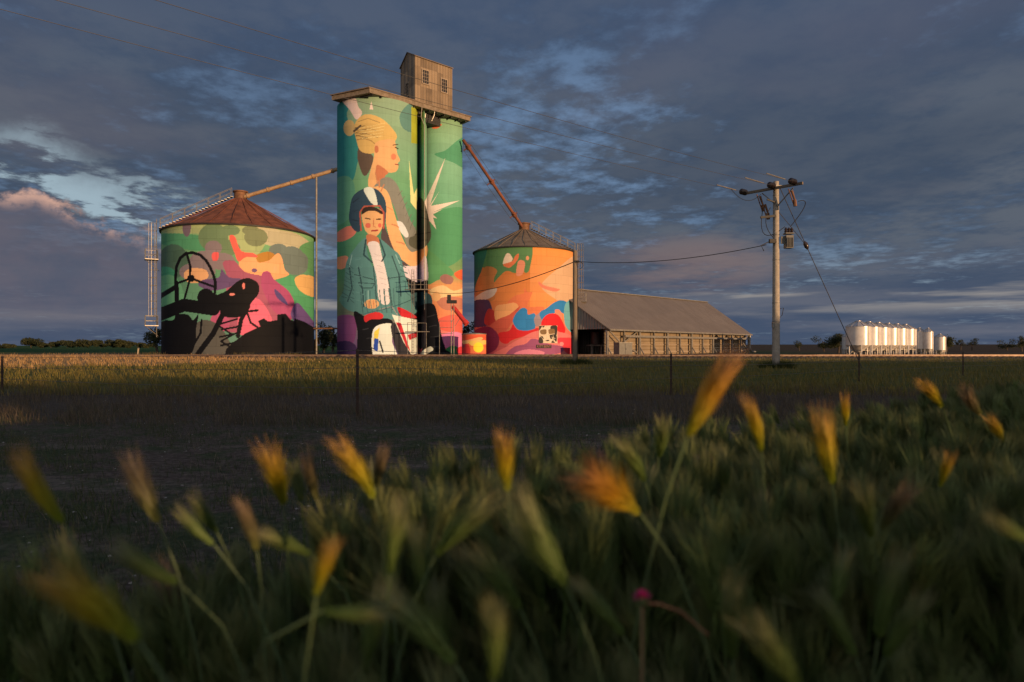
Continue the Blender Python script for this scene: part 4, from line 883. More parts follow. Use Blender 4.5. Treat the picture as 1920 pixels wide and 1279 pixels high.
def groundmat():
    m,nt,b=newmat('field_ground'); p=objco(nt); x,y,z=sep(nt,p)
    n1=noise(nt,p,.35,6,.6); n2=noise(nt,p,2.2,6,.65); n3=noise(nt,p,14,5,.7); st=noise(nt,comb(nt,x*.12,y*.5,0),1.0,5,.6)
    rut=noise(nt,comb(nt,x*.10,y*1.1,0),1.0,3,.5)
    soil=mix(nt,n3.smooth(.35,.65),(.07,.05,.04),(.16,.12,.095))
    green=mix(nt,n3.smooth(.3,.7),(.035,.05,.022),(.09,.10,.05))
    c=mix(nt,(n2*.6+n1*.4).smooth(.42,.56),green,soil)
    c=mix(nt,rut.smooth(.56,.64)*n2.smooth(.35,.6)*.8,c,mix(nt,n3.smooth(.3,.7),(.12,.095,.075),(.24,.19,.15)))
    brown=mix(nt,n3.smooth(.3,.7),(.065,.05,.038),(.13,.10,.075))
    yy=y+(n1-.5)*5
    c=mix(nt,yy.smooth(10,12)*(1-yy.smooth(17,20)),c,brown)
    fg=mix(nt,st.smooth(.35,.65),(.08,.095,.025),(.15,.13,.045))
    c=mix(nt,yy.smooth(17,20),c,fg)
    # pale worn ground by the siding
    worn=mix(nt,n2.smooth(.3,.7),(.16,.12,.08),(.26,.19,.13))
    c=mix(nt,(yy.smooth(50,54)*(1-yy.smooth(60,64))*st.smooth(.48,.6)*x.smooth(0,10)),c,worn)
    c=mix(nt,yy.smooth(64,66)*(1-yy.smooth(112,122))*(x+60).smooth(-12,14),c,mix(nt,n2.smooth(.3,.7),(.07,.055,.042),(.12,.09,.068)))
    # straw stubble on the left
    xx=x+(n1-.5)*9; straw=mix(nt,n2.smooth(.25,.75),(.34,.21,.09),(.46,.30,.15))
    e=((xx+45).abs()/28).pw(2)+((yy-56).abs()/21).pw(2.2)
    c=mix(nt,1-e.smooth(.75,1.1),c,straw)
    far=mix(nt,(x-20).smooth(0,60),(.035,.085,.02),(.075,.055,.035))
    c=mix(nt,yy.smooth(118,130),c,far)
    nt.links.new(c.s,b.inputs['Base Color']); b.inputs['Roughness'].default_value=.95; b.inputs['Specular IOR Level'].default_value=.1
    bump(nt,b,n3*.6+n2*.8,.9,.06); return m
MT['ground']=groundmat()
tag(np_mesh('ground',V,Fc,MT['ground'],None,None,True),kind='structure')
# ballast, apron
bl=MB().add([(-90,63.6,.004),(120,63.6,.004),(120,65.8,.13),(-90,65.8,.13),(120,68.6,.13),(-90,68.6,.13),(120,69.1,.004),(-90,69.1,.004)],[(0,1,2,3),(3,2,4,5),(5,4,6,7)])
tag(bl.build('gravel_bed',MT['ballast']),kind='structure')
tr=tag(empty('railway_track',(0,67,.16)),'railway track on low gravel bed in front of the silos','railway track')
for y in(66.4,67.85):
    MB().box((15,y,.30),(208,.07,.13)).box((15,y,.22),(208,.13,.03)).build('rail',MT['rail'],tr)
mb=MB()
for k in range(300): mb.box((-88+k*.7,67.12,.185),(.24,2.4,.07))
o=mb.build('sleepers',MT['sleeper'],tr); o['kind']='stuff'
tag(MB().add([(6,69.6,.008),(118,69.6,.008),(118,70.8,.008),(6,70.8,.008)],[(0,1,2,3)]).build('path',MT['path']),kind='structure')
def stones(name,npts,x0,x1,y0,y1,s0,s1,m,z=0,label='',power=1):
    mb=MB()
    for _ in range(npts):
        y=y0+(y1-y0)*random.random()**power; x=x0(y)+(x1(y)-x0(y))*random.random(); s=random.uniform(s0,s1)
        q=Vector((x,y,z+float(gz(np.array(x),np.array(y))))); vs=[q+Vector((dx*s*random.uniform(.6,1.3),dy*s*random.uniform(.6,1.3),dz*s*random.uniform(.4,.8))) for dx,dy,dz in((1,0,.2),(-1,0,.2),(0,1,.2),(0,-1,.2),(0,0,1),(.7,.7,0),(-.7,.6,0),(0,0,-.3))]
        mb.add(vs,[(0,2,4),(2,1,4),(1,3,4),(3,0,4),(0,5,2),(0,3,7),(3,1,7)])
    return tag(mb.build(name,m),label,'stones',None,'stuff')
MT['stone']=mat('pale_stone',(.45,.40,.35),(.3,.26,.22),8,.9)
stones('stones',900,lambda y:-60,lambda y:40,69.2,71.2,.05,.13,MT['stone'],.0,'pale loose stones along the foot of the silos')
stones('pebbles',420,lambda y:-.78*y,lambda y:.2*y,2.6,16,.006,.02,MT['stone'],.0,'small white pebbles scattered on the dark bare ground',1.3)

# ------------------------------------------------------------------ grass blades
def blades(name,n,ymin,ymax,power,h0,h1,w0,w1,colf,label,lean=.35,xlim=.80,keep=None,lobe=5):
    Y=ymin+(ymax-ymin)*rng.random(n)**power; Xp=(rng.random(n)*2-1)*xlim*Y
    # clump
    cl=np.sin(Xp*1.7+np.sin(Y*1.3)*2)*np.sin(Y*2.1+Xp*.6)+.5*np.sin(Xp*5.1+Y*3.3)+rng.normal(0,.5,n)
    m=cl>-.45
    if keep is not None: m&=keep(Xp,Y)
    Xp=Xp[m];Y=Y[m];cl=cl[m]; n=len(Y)
    sc=np.clip(.75+.3*cl,.4,1.5); h=(h0+(h1-h0)*rng.random(n))*sc; w=(w0+(w1-w0)*rng.random(n))
    a=rng.random(n)*2*PI; dx=np.cos(a)*w/2; dy=np.sin(a)*w/2*.5; lx=rng.normal(-.12,lean,n)*h; ly=rng.normal(0,lean,n)*h
    z=gz(Xp,Y)-.005
    p0=np.stack([Xp-dx,Y-dy,z],-1); p1=np.stack([Xp+dx,Y+dy,z],-1)
    q0=np.stack([Xp-dx*.7+lx*.4,Y-dy*.7+ly*.4,z+h*.6],-1); q1=np.stack([Xp+dx*.7+lx*.4,Y+dy*.7+ly*.4,z+h*.6],-1); t=np.stack([Xp+lx,Y+ly,z+h],-1)
    V=np.stack([p0,p1,q1,q0,t],1).reshape(-1,3); b=np.arange(n)[:,None]*5
    Fc=np.concatenate([b+np.array([[0,1,2]]),b+np.array([[0,2,3]]),b+np.array([[3,2,4]])],0)
    c=colf(Xp,Y,n); c=c*(.7+.6*rng.random((n,1))); C=np.repeat(c,5,0)
    return tag(np_mesh(name,V,Fc,MT['grass'],C),label,'grass',None,'stuff')
def mixc(a,b,t): return np.array(a)*(1-t[:,None])+np.array(b)*t[:,None]
def edgeY(Xa): return np.interp(Xa,[-3,-1.2,-.75,-.34,0,.63,1.7,3.15,5.5],[.3,.45,.88,1.15,1.38,2.0,3.0,4.1,5.2])
blades('short_grass',52000,2.4,13,1.15,.02,.11,.003,.007,lambda x,y,n:mixc((.06,.085,.035),(.2,.16,.11),(rng.random(n)<.2)*1.0),'short dark grass on the trampled ground')
blades('weedy_clumps',26000,2.6,14,.9,.05,.2,.004,.009,lambda x,y,n:mixc((.05,.085,.03),(.13,.13,.06),rng.random(n)),'patchy green weeds on the trampled ground',.4,keep=lambda x,y:(np.sin(x*1.9+2*np.sin(y*.8))*np.sin(y*1.5+x*.7)+.4*np.sin(x*6+y*4))>.35)
blades('dry_grass',42000,10.5,20,1.0,.08,.28,.006,.011,lambda x,y,n:mixc((.10,.08,.05),(.2,.155,.105),rng.random(n)),'brown dry grass along the wire fence',.3)
blades('field_grass',70000,17,69,1.25,.10,.30,.012,.035,lambda x,y,n:mixc((.14,.145,.035),(.32,.23,.07),rng.random(n)*.8),'green and gold grass in front of the railway',.3,keep=lambda x,y:~(((x+45)/26)**2+((y-56)/19)**2<1))
blades('straw_stubble',40000,36,76,1.1,.12,.34,.03,.07,lambda x,y,n:mixc((.42,.26,.11),(.56,.37,.18),rng.random(n)),'pale straw stubble patch at the left',.3,keep=lambda x,y:(((x+45+2*np.sin(y))/27)**2+((y-53)/19)**2+.25*np.sin(x*.5+y)<1)&~((y>65)&(y<69.3)))

# ------------------------------------------------------------------ trees
def crown(name,c,rx,ry,rz,nleaf,size,parent,c1=(.03,.042,.018),c2=(.075,.08,.035),nc=9,seed=0,dense=1):
    r=np.random.default_rng(seed); 
    cc=r.normal(0,.42,(nc,3)); cc[:,2]=np.abs(r.normal(.1,.35,nc))-.25; cc=np.clip(cc,-.85,.85); rad=r.uniform(.2,.42,nc)
    k=r.integers(0,nc,nleaf); d=r.normal(size=(nleaf,3)); d/=np.linalg.norm(d,axis=1,keepdims=True); rr=rad[k]*r.random(nleaf)**.4
    p=cc[k]+d*rr[:,None]; P_=np.array(c)+p*np.array([rx,ry,rz])
    a=r.normal(size=(nleaf,3)); a/=np.linalg.norm(a,axis=1,keepdims=True); b=np.cross(a,r.normal(size=(nleaf,3))); b/=np.linalg.norm(b,axis=1,keepdims=True)
    s=size*r.uniform(.6,1.4,(nleaf,1)); V=np.stack([P_-a*s,P_-b*s*.45,P_+a*s,P_+b*s*.45],1).reshape(-1,3)
    t=r.random(nc)[k]*.6+r.random(nleaf)*.4; C=np.array(c1)*(1-t[:,None])+np.array(c2)*t[:,None]
    return np_mesh(name,V,np.arange(nleaf*4).reshape(-1,4),MT['leaf'],np.repeat(C,4,0),parent)
def tree(loc,w,h,label,group=None,cat='tree',nleaf=1500,seed=0,name='gum_tree',base=.25,leaf=None):
    loc=Vector(loc); root=tag(empty(name,loc),label,cat,group); r=random.Random(seed)
    mb=MB(); top=loc+Vector((r.uniform(-.1,.1)*w,0,h*.55)); mb.tube([loc-Vector((0,0,.3)),loc.lerp(top,.5)+Vector((r.uniform(-.05,.05)*w,0,0)),top],[h*.035+.04,h*.025+.03,h*.012+.02],8)
    for k in range(6):
        a=r.uniform(0,2*PI); q=loc.lerp(top,r.uniform(.45,.95)); e=q+Vector((math.cos(a)*w*.33,math.sin(a)*w*.33,h*.25)); mb.tube([q,q.lerp(e,.5)+Vector((0,0,h*.03)),e],[h*.014+.02,h*.01+.015,.01],6)
    mb.build('trunk',MT['bark'],root,True)
    crown('crown',loc+Vector((0,0,h*(base+(1-base)*.45))),w*.62,w*.62,h*(1-base)*.62,nleaf,leaf or max(.12,h*.035),root,seed=seed)
    return root
# left horizon: a broken row of gums
row=[(10,12,26,14),(60,26,46,18),(95,18,40,14),(125,20,38,13),(166,26,40,15),(188,18,36,14),(212,14,34,12),(232,16,40,14),(258,14,36,12),(278,10,30,12)]
dist=300
words=['first','second','third','fourth','fifth','sixth','seventh','eighth','ninth','tenth']
hts=[11,20,17,16,19,15,13,17,14,12]
for i,(px,wpx,_,_) in enumerate(row):
    d=dist+((i*37)%40); x=(px-960)/F*d; z=float(gz(np.array(x),np.array(float(d)))); hpx=hts[i]*.95; h=max(hpx,9)/F*d
    tree((x,d,z-.3),wpx*2.0/F*d,h*1.25,'dark gum tree on the left horizon, %s from the left edge of the photo'%words[i],'gum trees along the left horizon',seed=i+3,nleaf=3400,base=.02,leaf=.34)
tree((*G(296,118)[:2],0),4.5,6,'dark tree just left of the wide painted silo',seed=31,nleaf=2200,base=.05,leaf=.16)
tree((*G(606,112)[:2],0),4.2,5.2,'dark shrubby tree seen between the wide silo and the tower',seed=33,nleaf=2600,base=.0,leaf=.15)
tree((*G(624,125)[:2],0),4.4,6.4,'taller dark tree close beside the left edge of the tower',seed=34,nleaf=2600,base=.0,leaf=.15)
tree((*G(878,110)[:2],0),4.0,5.6,'dark tree in the gap behind the small orange tank',seed=35,nleaf=2600,base=.05,leaf=.15)
tree((*G(1572,130)[:2],0),5.2,4.6,'dark rounded tree at the left end of the white silos',seed=36,nleaf=2600,base=.05,leaf=.15)
tree((*G(1545,150)[:2],0),5.0,3.4,'low dark bush left of the rounded tree by the white silos',seed=37,nleaf=1500,base=0,cat='bush',name='bush',leaf=.15)
tree((*G(1775,150)[:2],0),3.4,4.6,'dark tree right behind the lone small white silo',seed=38,nleaf=1500,base=.05,leaf=.14)
tree((*G(1499,160)[:2],0),2.6,2.8,'small bush on the skyline right of the concrete pole',seed=39,nleaf=900,base=.1,cat='bush',name='bush',leaf=.1)
tree((*G(1801,170)[:2],0),2.6,3.0,'small round tree in the brown paddock, left of a pair',seed=40,nleaf=900,base=.3,leaf=.1)
tree((*G(1823,170)[:2],0),2.6,3.2,'small round tree in the brown paddock, right of a pair',seed=41,nleaf=900,base=.3,leaf=.1)
tree((*G(1889,165)[:2],0),4.4,2.6,'wide low bush near the right edge of the photo',seed=42,nleaf=1200,base=0,cat='bush',name='bush',leaf=.12)
tree((*G(1916,150)[:2],0),3.6,3.6,'dark bush at the very right edge',seed=43,nleaf=1500,base=0,cat='bush',name='bush',leaf=.12)
def tuft(px,d,w,h,n,label,cols=((.03,.05,.015),(.08,.09,.03)),blade=.012):
    c=G(px,d); r=rng; a=r.random(n)*2*PI; rr=w*r.random(n)**.6; x=c.x+np.cos(a)*rr; y=c.y+np.sin(a)*rr; hh_=h*(1-.5*(rr/w))*r.uniform(.5,1.1,n)
    lx=np.cos(a)*hh_*.4+r.normal(0,.1,n)*hh_; ly=np.sin(a)*hh_*.4; o=blade*r.uniform(.5,1.3,n)
    V=np.stack([np.stack([x-o,y,0*x],-1),np.stack([x+o,y,0*x],-1),np.stack([x+lx,y+ly,hh_],-1)],1).reshape(-1,3)
    t=r.random((n,1)); C=np.array(cols[0])*(1-t)+np.array(cols[1])*t
    return tag(np_mesh('grass_tuft',V,np.arange(n*3).reshape(-1,3),MT['grass'],np.repeat(C,3,0)),label,'grass tuft')
tuft(1457,37.8,1.0,.65,900,'dark weedy tuft round the foot of the concrete pole')
tuft(1080,45.8,1.1,.6,900,'dark weedy tuft round the foot of the timber pole')
tuft(957,14.2,.35,.42,60,'pale wispy dry tuft in the dark field below the small tank',((.25,.2,.15),(.32,.27,.2)),.004)
tuft(1190,16.2,.7,.35,260,'straw coloured tuft left of the middle fence post',((.12,.1,.08),(.2,.17,.13)),.005)

def footweeds():
    n=5200; r=np.random.default_rng(77); x=r.uniform(-48,20,n); y=68.9+r.random(n)*2.2+.5*np.sin(x*.8); k=np.sin(x*1.3)+np.sin(x*.47+1)+r.normal(0,.5,n)>.5; x=x[k];y=y[k];n=len(x)
    h=r.uniform(.12,.45,n); z=gz(x,y); l=r.normal(0,.12,n)
    V=np.stack([np.stack([x-.03,y,z],-1),np.stack([x+.03,y,z],-1),np.stack([x+l,y,z+h],-1)],1).reshape(-1,3); t=r.random((n,1)); C=np.array((.05,.06,.02))*(1-t)+np.array((.24,.18,.09))*t
    tag(np_mesh('yard_weeds',V,np.arange(n*3).reshape(-1,3),MT['grass'],np.repeat(C,3,0)),'ragged weeds along the gravel at the foot of the silos','weeds',None,'stuff')
footweeds()
# ------------------------------------------------------------------ fence
fence=tag(empty('wire_fence',G(670,12.1)),'low wire fence on thin rusty steel posts across the dark field','fence')
posts=[(-13.0,17.4,.98,.06),(-2.74,12.1,1.19,0),(3.96,17,1.05,0),(12.2,24,1.02,0),(18.5,28,1.0,.0),(27,34.5,1.0,0)]
for (x,y,h,l) in posts:
    mb=MB(); mb.box((x,y,h/2-.1),(.05,.012,h+.2)).box((x,y+.02,h/2-.1),(.012,.04,h+.2))
    for z in(.3,.6,.9): mb.box((x,y-.012,z*h),(.06,.012,.02))
    mb.build('post',MT['steelpost'],fence)
for j,fz_ in enumerate((.98,.72,.42)):
    mb=MB()
    for (a,b) in zip(posts[:-1],posts[1:]):
        A0=Vector((a[0],a[1]-.02,a[2]*fz_)); B0=Vector((b[0],b[1]-.02,b[2]*fz_)); mb.tube(arc(A0,B0,.05,10),.0048,4)
        if j==0:
            L=(B0-A0).length
            for k in range(int(L/.3)):
                q=arc(A0,B0,.05,1)[0].lerp(B0,(k+.5)/int(L/.3)); t=(k+.5)/int(L/.3); q.z-=.05*4*t*(1-t); mb.bar(q-Vector((.01,0,.014)),q+Vector((.01,0,.014)),.004,.004)
    mb.build('wire',MT['wire'],fence)
q=P(257,662,70); sp_=tag(empty('marker_post',(q.x,q.y,0)),'lone pale leaning post beside the left edge of the wide silo','post')
MB().bar((q.x,q.y,-.1),(q.x+.15,q.y,.95),.1,.1).build('post',mat('pale_timber',(.5,.42,.3),(.38,.3,.2),6,.8),sp_)
MB().bar((q.x+.15,q.y,.95),(q.x+.16,q.y,1.02),.13,.13).build('post_cap',MT['galv'],sp_)

# ------------------------------------------------------------------ barley grass in front
def head_arrays(levels,per,awn,seed,spread=.30,bodyr=.045,awidth=.0045):
    r=np.random.default_rng(seed); V=[];Fq=[];T=[]
    for i in range(levels):
        z=.02+.60*i/levels; rr=bodyr*math.sin(PI*(.12+.8*i/levels))+.006
        for k in range(per):
            a=2*PI*(k/per)+i*2.4+r.normal(0,.2); o=np.array([math.cos(a),math.sin(a),0]); tn=np.array([-math.sin(a),math.cos(a),0])
            b=o*rr*.4+np.array([0,0,z]); L=.13*r.uniform(.8,1.2); dirv=o*.32+np.array([0,0,.95]); tip=b+dirv*L; w=.020
            n=len(V); V+= [b,b+dirv*L*.45+tn*w+o*.006,tip,b+dirv*L*.45-tn*w+o*.006]; Fq.append((n,n+1,n+2,n+3)); T+=[z,z+.05,z+.12,z+.05]
            V+= [b,b+dirv*L*.45+o*w,tip,b+dirv*L*.45-o*w*.6]; Fq.append((n+4,n+5,n+6,n+7)); T+=[z,z+.05,z+.12,z+.05]
            for q in range(awn):
                s=r.uniform(.4,1.0)*spread; side=r.normal(0,.12); d=np.array([0,0,1.0])+o*s+tn*side; AL=r.uniform(.28,.44); wd=tn*awidth
                m_=tip+d*AL*.5+o*.01; e=tip+d*AL+o*s*.06; n=len(V); V+=[tip-wd,tip+wd,m_+wd*.6,m_-wd*.6]; Fq.append((n,n+1,n+2,n+3)); V+=[m_-wd*.6,m_+wd*.6,e+wd*.15,e-wd*.15]; Fq.append((n+4,n+5,n+6,n+7))
                T+=[z+.12]*2+[z+.3]*2+[z+.3]*2+[z+.45]*2
    V=np.array(V); T=np.clip(np.array(T),0,1); V[:,0]+=.10*V[:,2]**2   # nodding curve
    return V,np.array(Fq),T
HV=[head_arrays(20,4,3,s,sp_) for s,sp_ in((1,.17),(2,.24),(3,.28),(4,.2))]
BUSHY=head_arrays(22,5,6,9,.6)
def head_mesh(name,arr,m):
    V,Fq,T=arr; me=bpy.data.meshes.new(name); me.from_pydata([tuple(v) for v in V],[],[tuple(int(i) for i in f) for f in Fq])
    at=me.color_attributes.new('tint','FLOAT_COLOR','POINT'); c=np.ones((len(V),4),dtype=np.float32); c[:,:3]=T[:,None]; at.data.foreach_set('color',c.ravel()); me.materials.append(m); return me
MESH={}
for key in('hgold','horange','hpink','hgreen'):
    for i,a in enumerate(HV): MESH[(key,i)]=head_mesh('seed_head',a,MT[key])
MESH[('horange',9)]=head_mesh('seed_head',BUSHY,MT['horange'])
MT['stemdark']=MT['stemg']
def leafblade(mb,base,az,L,w,droop):
    pts=[]; d=Vector((math.cos(az),math.sin(az),0)); up=Vector((0,0,1)); side=Vector((-d.y,d.x,0)); n=6
    for i in range(n+1):
        t=i/n; p=base+d*(L*.55*t)+up*(L*(.85*t-droop*t*t)); pts.append((p,w*(1-t**1.8)*(.5+min(t*3,.5))))
    vs=[]; 
    for p,ww in pts: vs+=[p-side*ww/2,p+side*ww/2]
    mb.add(vs,[(2*i,2*i+1,2*i+3,2*i+2) for i in range(n)])
def stalk(tip,base,key,var,label,group=None,r=random):
    tip=Vector(tip); base=Vector(base); L=(tip-base).length; d=(tip-base).normalized()
    foot=Vector((base.x-d.x*.22+r.uniform(-.05,.05),base.y+r.uniform(-.03,.08),0))
    root=tag(empty('barley_stalk',foot),label,'barley plant',group)
    ho=bpy.data.objects.new('seed_head',MESH[(key,var)]); COL.objects.link(ho); ho.parent=root
    q=d.to_track_quat('Z','X'); q=q@Matrix.Rotation(r.uniform(0,6.28),3,'Z').to_quaternion()
    ho.location=base-foot; ho.rotation_mode='QUATERNION'; ho.rotation_quaternion=q; ws=r.uniform(1.0,1.25); ho.scale=(L*ws,L*ws,L)
    c1=base-d*.12; pts=[]
    for i in range(9):
        t=i/8; pts.append(base*(1-t)**3+c1*3*t*(1-t)**2+(foot+Vector((0,0,.45)))*3*t*t*(1-t)+foot*t**3)
    MB().tube(pts,[.0011+.0008*i/8 for i in range(9)],5).build('stem',MT['stemg'],root,True)
    mb=MB(); leafblade(mb,foot.lerp(base,.35),r.uniform(0,6.28),r.uniform(.15,.24),.008,.5); mb.build('leaf',MT['stemg'],root)
    mb=MB(); leafblade(mb,foot.lerp(base,.6),r.uniform(0,6.28),r.uniform(.12,.2),.007,.5); mb.build('leaf',MT['stemg'],root)
    return root
SPEC=[((1372,655),(1288,822),.70,'horange',0,'tall orange seed head leaning right in front of the shed'),
((938,806),(952,925),.85,'hgold',1,'upright glowing yellow seed head below the small orange tank'),
((643,816),(703,938),.88,'hgold',1,'glowing yellow seed head leaning left under the first fence post'),
((512,830),(532,950),.86,'hgold',2,'upright yellow green seed head left of the fence post'),
((568,850),(594,940),.95,'hpink',0,'dull pinkish seed head right beside the upright yellow green one'),
((716,842),(705,915),1.0,'hpink',0,'small faint pink seed head right of the left leaning yellow one'),
((228,852),(300,985),.80,'hpink',1,'pinkish seed head with a yellow base leaning left over bare ground'),
((12,852),(122,985),.62,'hgold',0,'blurred yellow green seed head at the far left edge'),
((1085,872),(1202,965),.68,'horange',9,'wide bushy bright orange seed head bending left in the centre'),
((1413,742),(1428,850),.95,'hgold',0,'slim yellow seed head right of the tall orange one'),
((1532,770),(1562,912),.90,'hgold',1,'long bright yellow seed head among green stalks on the right'),
((1730,706),(1768,765),1.5,'hgold',0,'small golden seed head leaning left, highest on the right'),
((1793,730),(1840,778),1.5,'hpink',0,'small tan seed head beside the highest golden one on the right'),
((1583,742),(1586,800),1.45,'hgold',3,'short dim golden seed head below the fence post'),
((1858,776),(1882,832),1.5,'hgold',1,'small yellow green seed head near the right edge'),
((1382,738),(1372,700),1.6,'hgreen',1,None),
((95,1045),(262,1205),.42,'hgold',2,'large blurred green and orange seed head in the lower left corner'),
((200,1035),(338,1095),.62,'hgreen',0,'dull green seed head lying almost flat at lower left'),
((322,960),(402,1022),.75,'hgreen',1,'dull green seed head leaning left above the bare ground'),
((355,935),(408,1000),.80,'hgreen',1,'grey green seed head just above the dull leaning one'),
((462,934),(482,1035),.72,'hpink',0,'mauve brown upright seed head left of centre'),
((488,985),(585,1042),.75,'hgreen',3,'green seed head tilted left beside the mauve one'),
((612,1010),(592,1120),.50,'hgold',2,'soft blurred golden seed head at lower left of centre'),
((912,920),(815,1045),.70,'hgreen',2,'long grey green seed head leaning right at centre'),
((1696,902),(1652,995),.85,'hpink',1,'green seed head with a pink tip on the right'),
((1782,845),(1762,915),1.0,'hgold',3,'dim golden seed head on the right above the pink tipped one'),
((1600,905),(1635,1010),.80,'hgreen',1,'soft green seed head right of the long yellow one'),
((1855,985),(1935,1012),.48,'hgreen',0,'green seed head lying flat at the right edge'),
((1250,780),(1235,860),1.25,'hgreen',1,'green seed head just left of the tall orange one'),
((1170,815),(1210,905),.95,'hgreen',0,'dark green seed head right above the bushy orange one'),
((735,1160),(605,1145),.50,'hgreen',1,'dark seed head lying flat at lower centre left'),
((745,940),(730,1080),.60,'hgreen',2,'broad green seed head with a tan tip left of centre'),
((955,930),(1065,1105),.55,'hgreen',0,'slender green seed head leaning left at centre'),
((940,1120),(925,1279),.42,'hgreen',0,'tall blurred green seed head at the bottom centre'),
((1410,1140),(1500,1300),.45,'hgreen',3,'pale green seed head leaning left at the bottom right'),
((1560,1250),(1600,1330),.45,'hgreen',1,None)]
for (t,b,d,key,var,lab) in SPEC:
    if lab is None: continue
    r=random.Random(int(t[0])); stalk(P(t[0],t[1],d*r.uniform(.96,1.0)),P(b[0],b[1],d),key,var,lab,'distinct barley grass stalks in front',r)
# other near stalks one can still tell apart
cnt=0; r=random.Random(5)
while cnt<130:
    px=r.uniform(20,1900); d=r.uniform(.50,1.35)
    x=(px-960)/F*d
    if d>float(edgeY(np.array(x)))-.1 and r.random()<.85: continue
    if px<560 and r.random()<.6: continue
    zt_=r.uniform(.70,.97) - (0.06 if px<700 else 0); z=zt_
    py=HY+(CZ-z)*F/d
    if py>1270: continue
    base=P(px,py,d); an=r.uniform(-.75,.30); L=r.uniform(.075,.105); yy_=r.uniform(-.4,.4)
    tip=base+Vector((math.sin(an),math.cos(an)*math.sin(yy_),math.cos(an)*math.cos(yy_)))*L
    stalk(tip,base,'hgreen' if r.random()<.9 else 'hpink',r.choice((0,1,2,3)),'dim green barley grass stalk among the crowded stalks in front','crowded barley grass stalks in front',r); cnt+=1
# the dense crop behind and below
LOW=[head_arrays(14,4,2,20+s,.17,.06,.007) for s in range(5)]
def crop(n):
    VV=[];FF=[];CC=[]; off=0; got=0
    g1,g2,g3=np.array((.085,.15,.04)),np.array((.19,.29,.09)),np.array((.30,.23,.13))
    def add(V,Fq,C):
        nonlocal off
        VV.append(V); FF.append(Fq+off); CC.append(C); off+=len(V)
    while got<n:
        y=.45+5.2*rng.random()**.8; x=(rng.random()*1.64-.80)*y
        e=float(edgeY(np.array(x)))
        if y>e+rng.normal(0,.12): continue
        got+=1; z=rng.uniform(.66,.96) if y>.8 else rng.uniform(.5,.86); z-=.10*(x<-.25)*(y<1.3)
        V,Fq,T=LOW[rng.integers(5)]; L=rng.uniform(.08,.12); an=rng.normal(-.18,.24); bn=rng.normal(0,.25); ph=rng.random()*6.28
        M=np.array(Matrix.Rotation(an,3,'Y')@Matrix.Rotation(bn,3,'X')@Matrix.Rotation(ph,3,'Z')); d=M@np.array([0,0,1.0]); base=np.array([x,y,z])
        t=rng.random()**1.4; gc=(g1*(1-t)+g2*t)*rng.uniform(.7,1.3); tipc=gc*.6+g3*.4*rng.uniform(.5,1.3)
        add((V*np.array([1.45,1.45,1.0]))@M.T*L+base,Fq,gc*(1-T[:,None])+tipc*T[:,None])
        # stem ribbon crossed
        foot=np.array([x-d[0]*.2+rng.normal(0,.03),y+rng.normal(0,.04),0]); k=6; ts=np.linspace(0,1,k)[:,None]
        c1=base-d*.12; c2=foot+np.array([0,0,.4]); C_=base*(1-ts)**3+c1*3*ts*(1-ts)**2+c2*3*ts**2*(1-ts)+foot*ts**3
        for wv in (np.array([.0017,0,0]),np.array([0,.0017,0])):
            V2=np.concatenate([C_-wv,C_+wv]); F2=np.array([[i,i+1,k+i+1,k+i] for i in range(k-1)]); add(V2,F2,np.repeat(gc[None]*.95,2*k,0))
        for q in range(3):
            b0=C_[rng.integers(2,5)]; az=rng.random()*6.28; LL_=min(rng.uniform(.18,.38),max(.1,(z-.03-b0[2])/.62)); dr=rng.uniform(.08,.5); w=rng.uniform(.005,.012); k2=6
            s=np.linspace(0,1,k2)[:,None]; dv=np.array([math.cos(az),math.sin(az),0]); sd=np.array([-dv[1],dv[0],0])
            P_=b0+dv*LL_*rng.uniform(.12,.4)*s**1.4+np.array([0,0,1.0])*LL_*(.9*s-dr*s*s); wd=w/2*(1-s**1.8); V2=np.concatenate([P_-sd*wd,P_+sd*wd]); F2=np.array([[i,i+1,k2+i+1,k2+i] for i in range(k2-1)])
            cc_=gc*rng.uniform(.55,1.35) if rng.random()<.90 else g3*rng.uniform(.8,1.5)
            add(V2,F2,np.repeat(cc_[None],2*k2,0))
    return tag(np_mesh('barley_crop',np.concatenate(VV),np.concatenate(FF),MT['grass'],np.concatenate(CC)),'dense mass of green barley grass filling the foreground','grass',None,'stuff')
crop(6800)
# pink flower
fp=P(1204,1118,.62); fl=tag(empty('wild_flower',Vector((fp.x+.02,fp.y,0))),'small magenta flower bud on a thin tan stem low in front','flower')
MB().tube([fp,fp+Vector((0,0,-.06)),Vector((fp.x-.004,fp.y,fp.z-.25)),Vector((fp.x+.02,fp.y,0))],.0014,6).build('stem',mat('tan_stem',(.25,.17,.09),(.18,.12,.07),30,.7),fl,True)
mg=mat('magenta_petal',(.80,.03,.26),(.55,.02,.16),60,.6); mb=MB()
for k in range(26):
    a=k*2.4; e=.2+1.1*(k/26); d=Vector((math.cos(a)*math.sin(e),math.sin(a)*math.sin(e),math.cos(e))); s=Vector((-math.sin(a),math.cos(a),0)); o=fp+Vector((0,0,-.004))
    mb.add([o,o+d*.006+s*.0028,o+d*.0105,o+d*.006-s*.0028],[(0,1,2,3)])
mb.build('petals',mg,fl)
MB().lathe(fp+Vector((0,0,-.009)),[(.0015,0),(.0045,.003),(.005,.007),(.003,.011)],10).build('calyx',MT['stemg'],fl,True)
MB().tube([fp+Vector((.001,0,-.006)),fp+Vector((.016,0,-.007)),fp+Vector((.035,0,-.014)),fp+Vector((.06,0,-.035))],.0009,6).build('dry_twig',mat('dry_twig_brown',(.35,.17,.09),(.22,.1,.06),30,.8),fl,True)

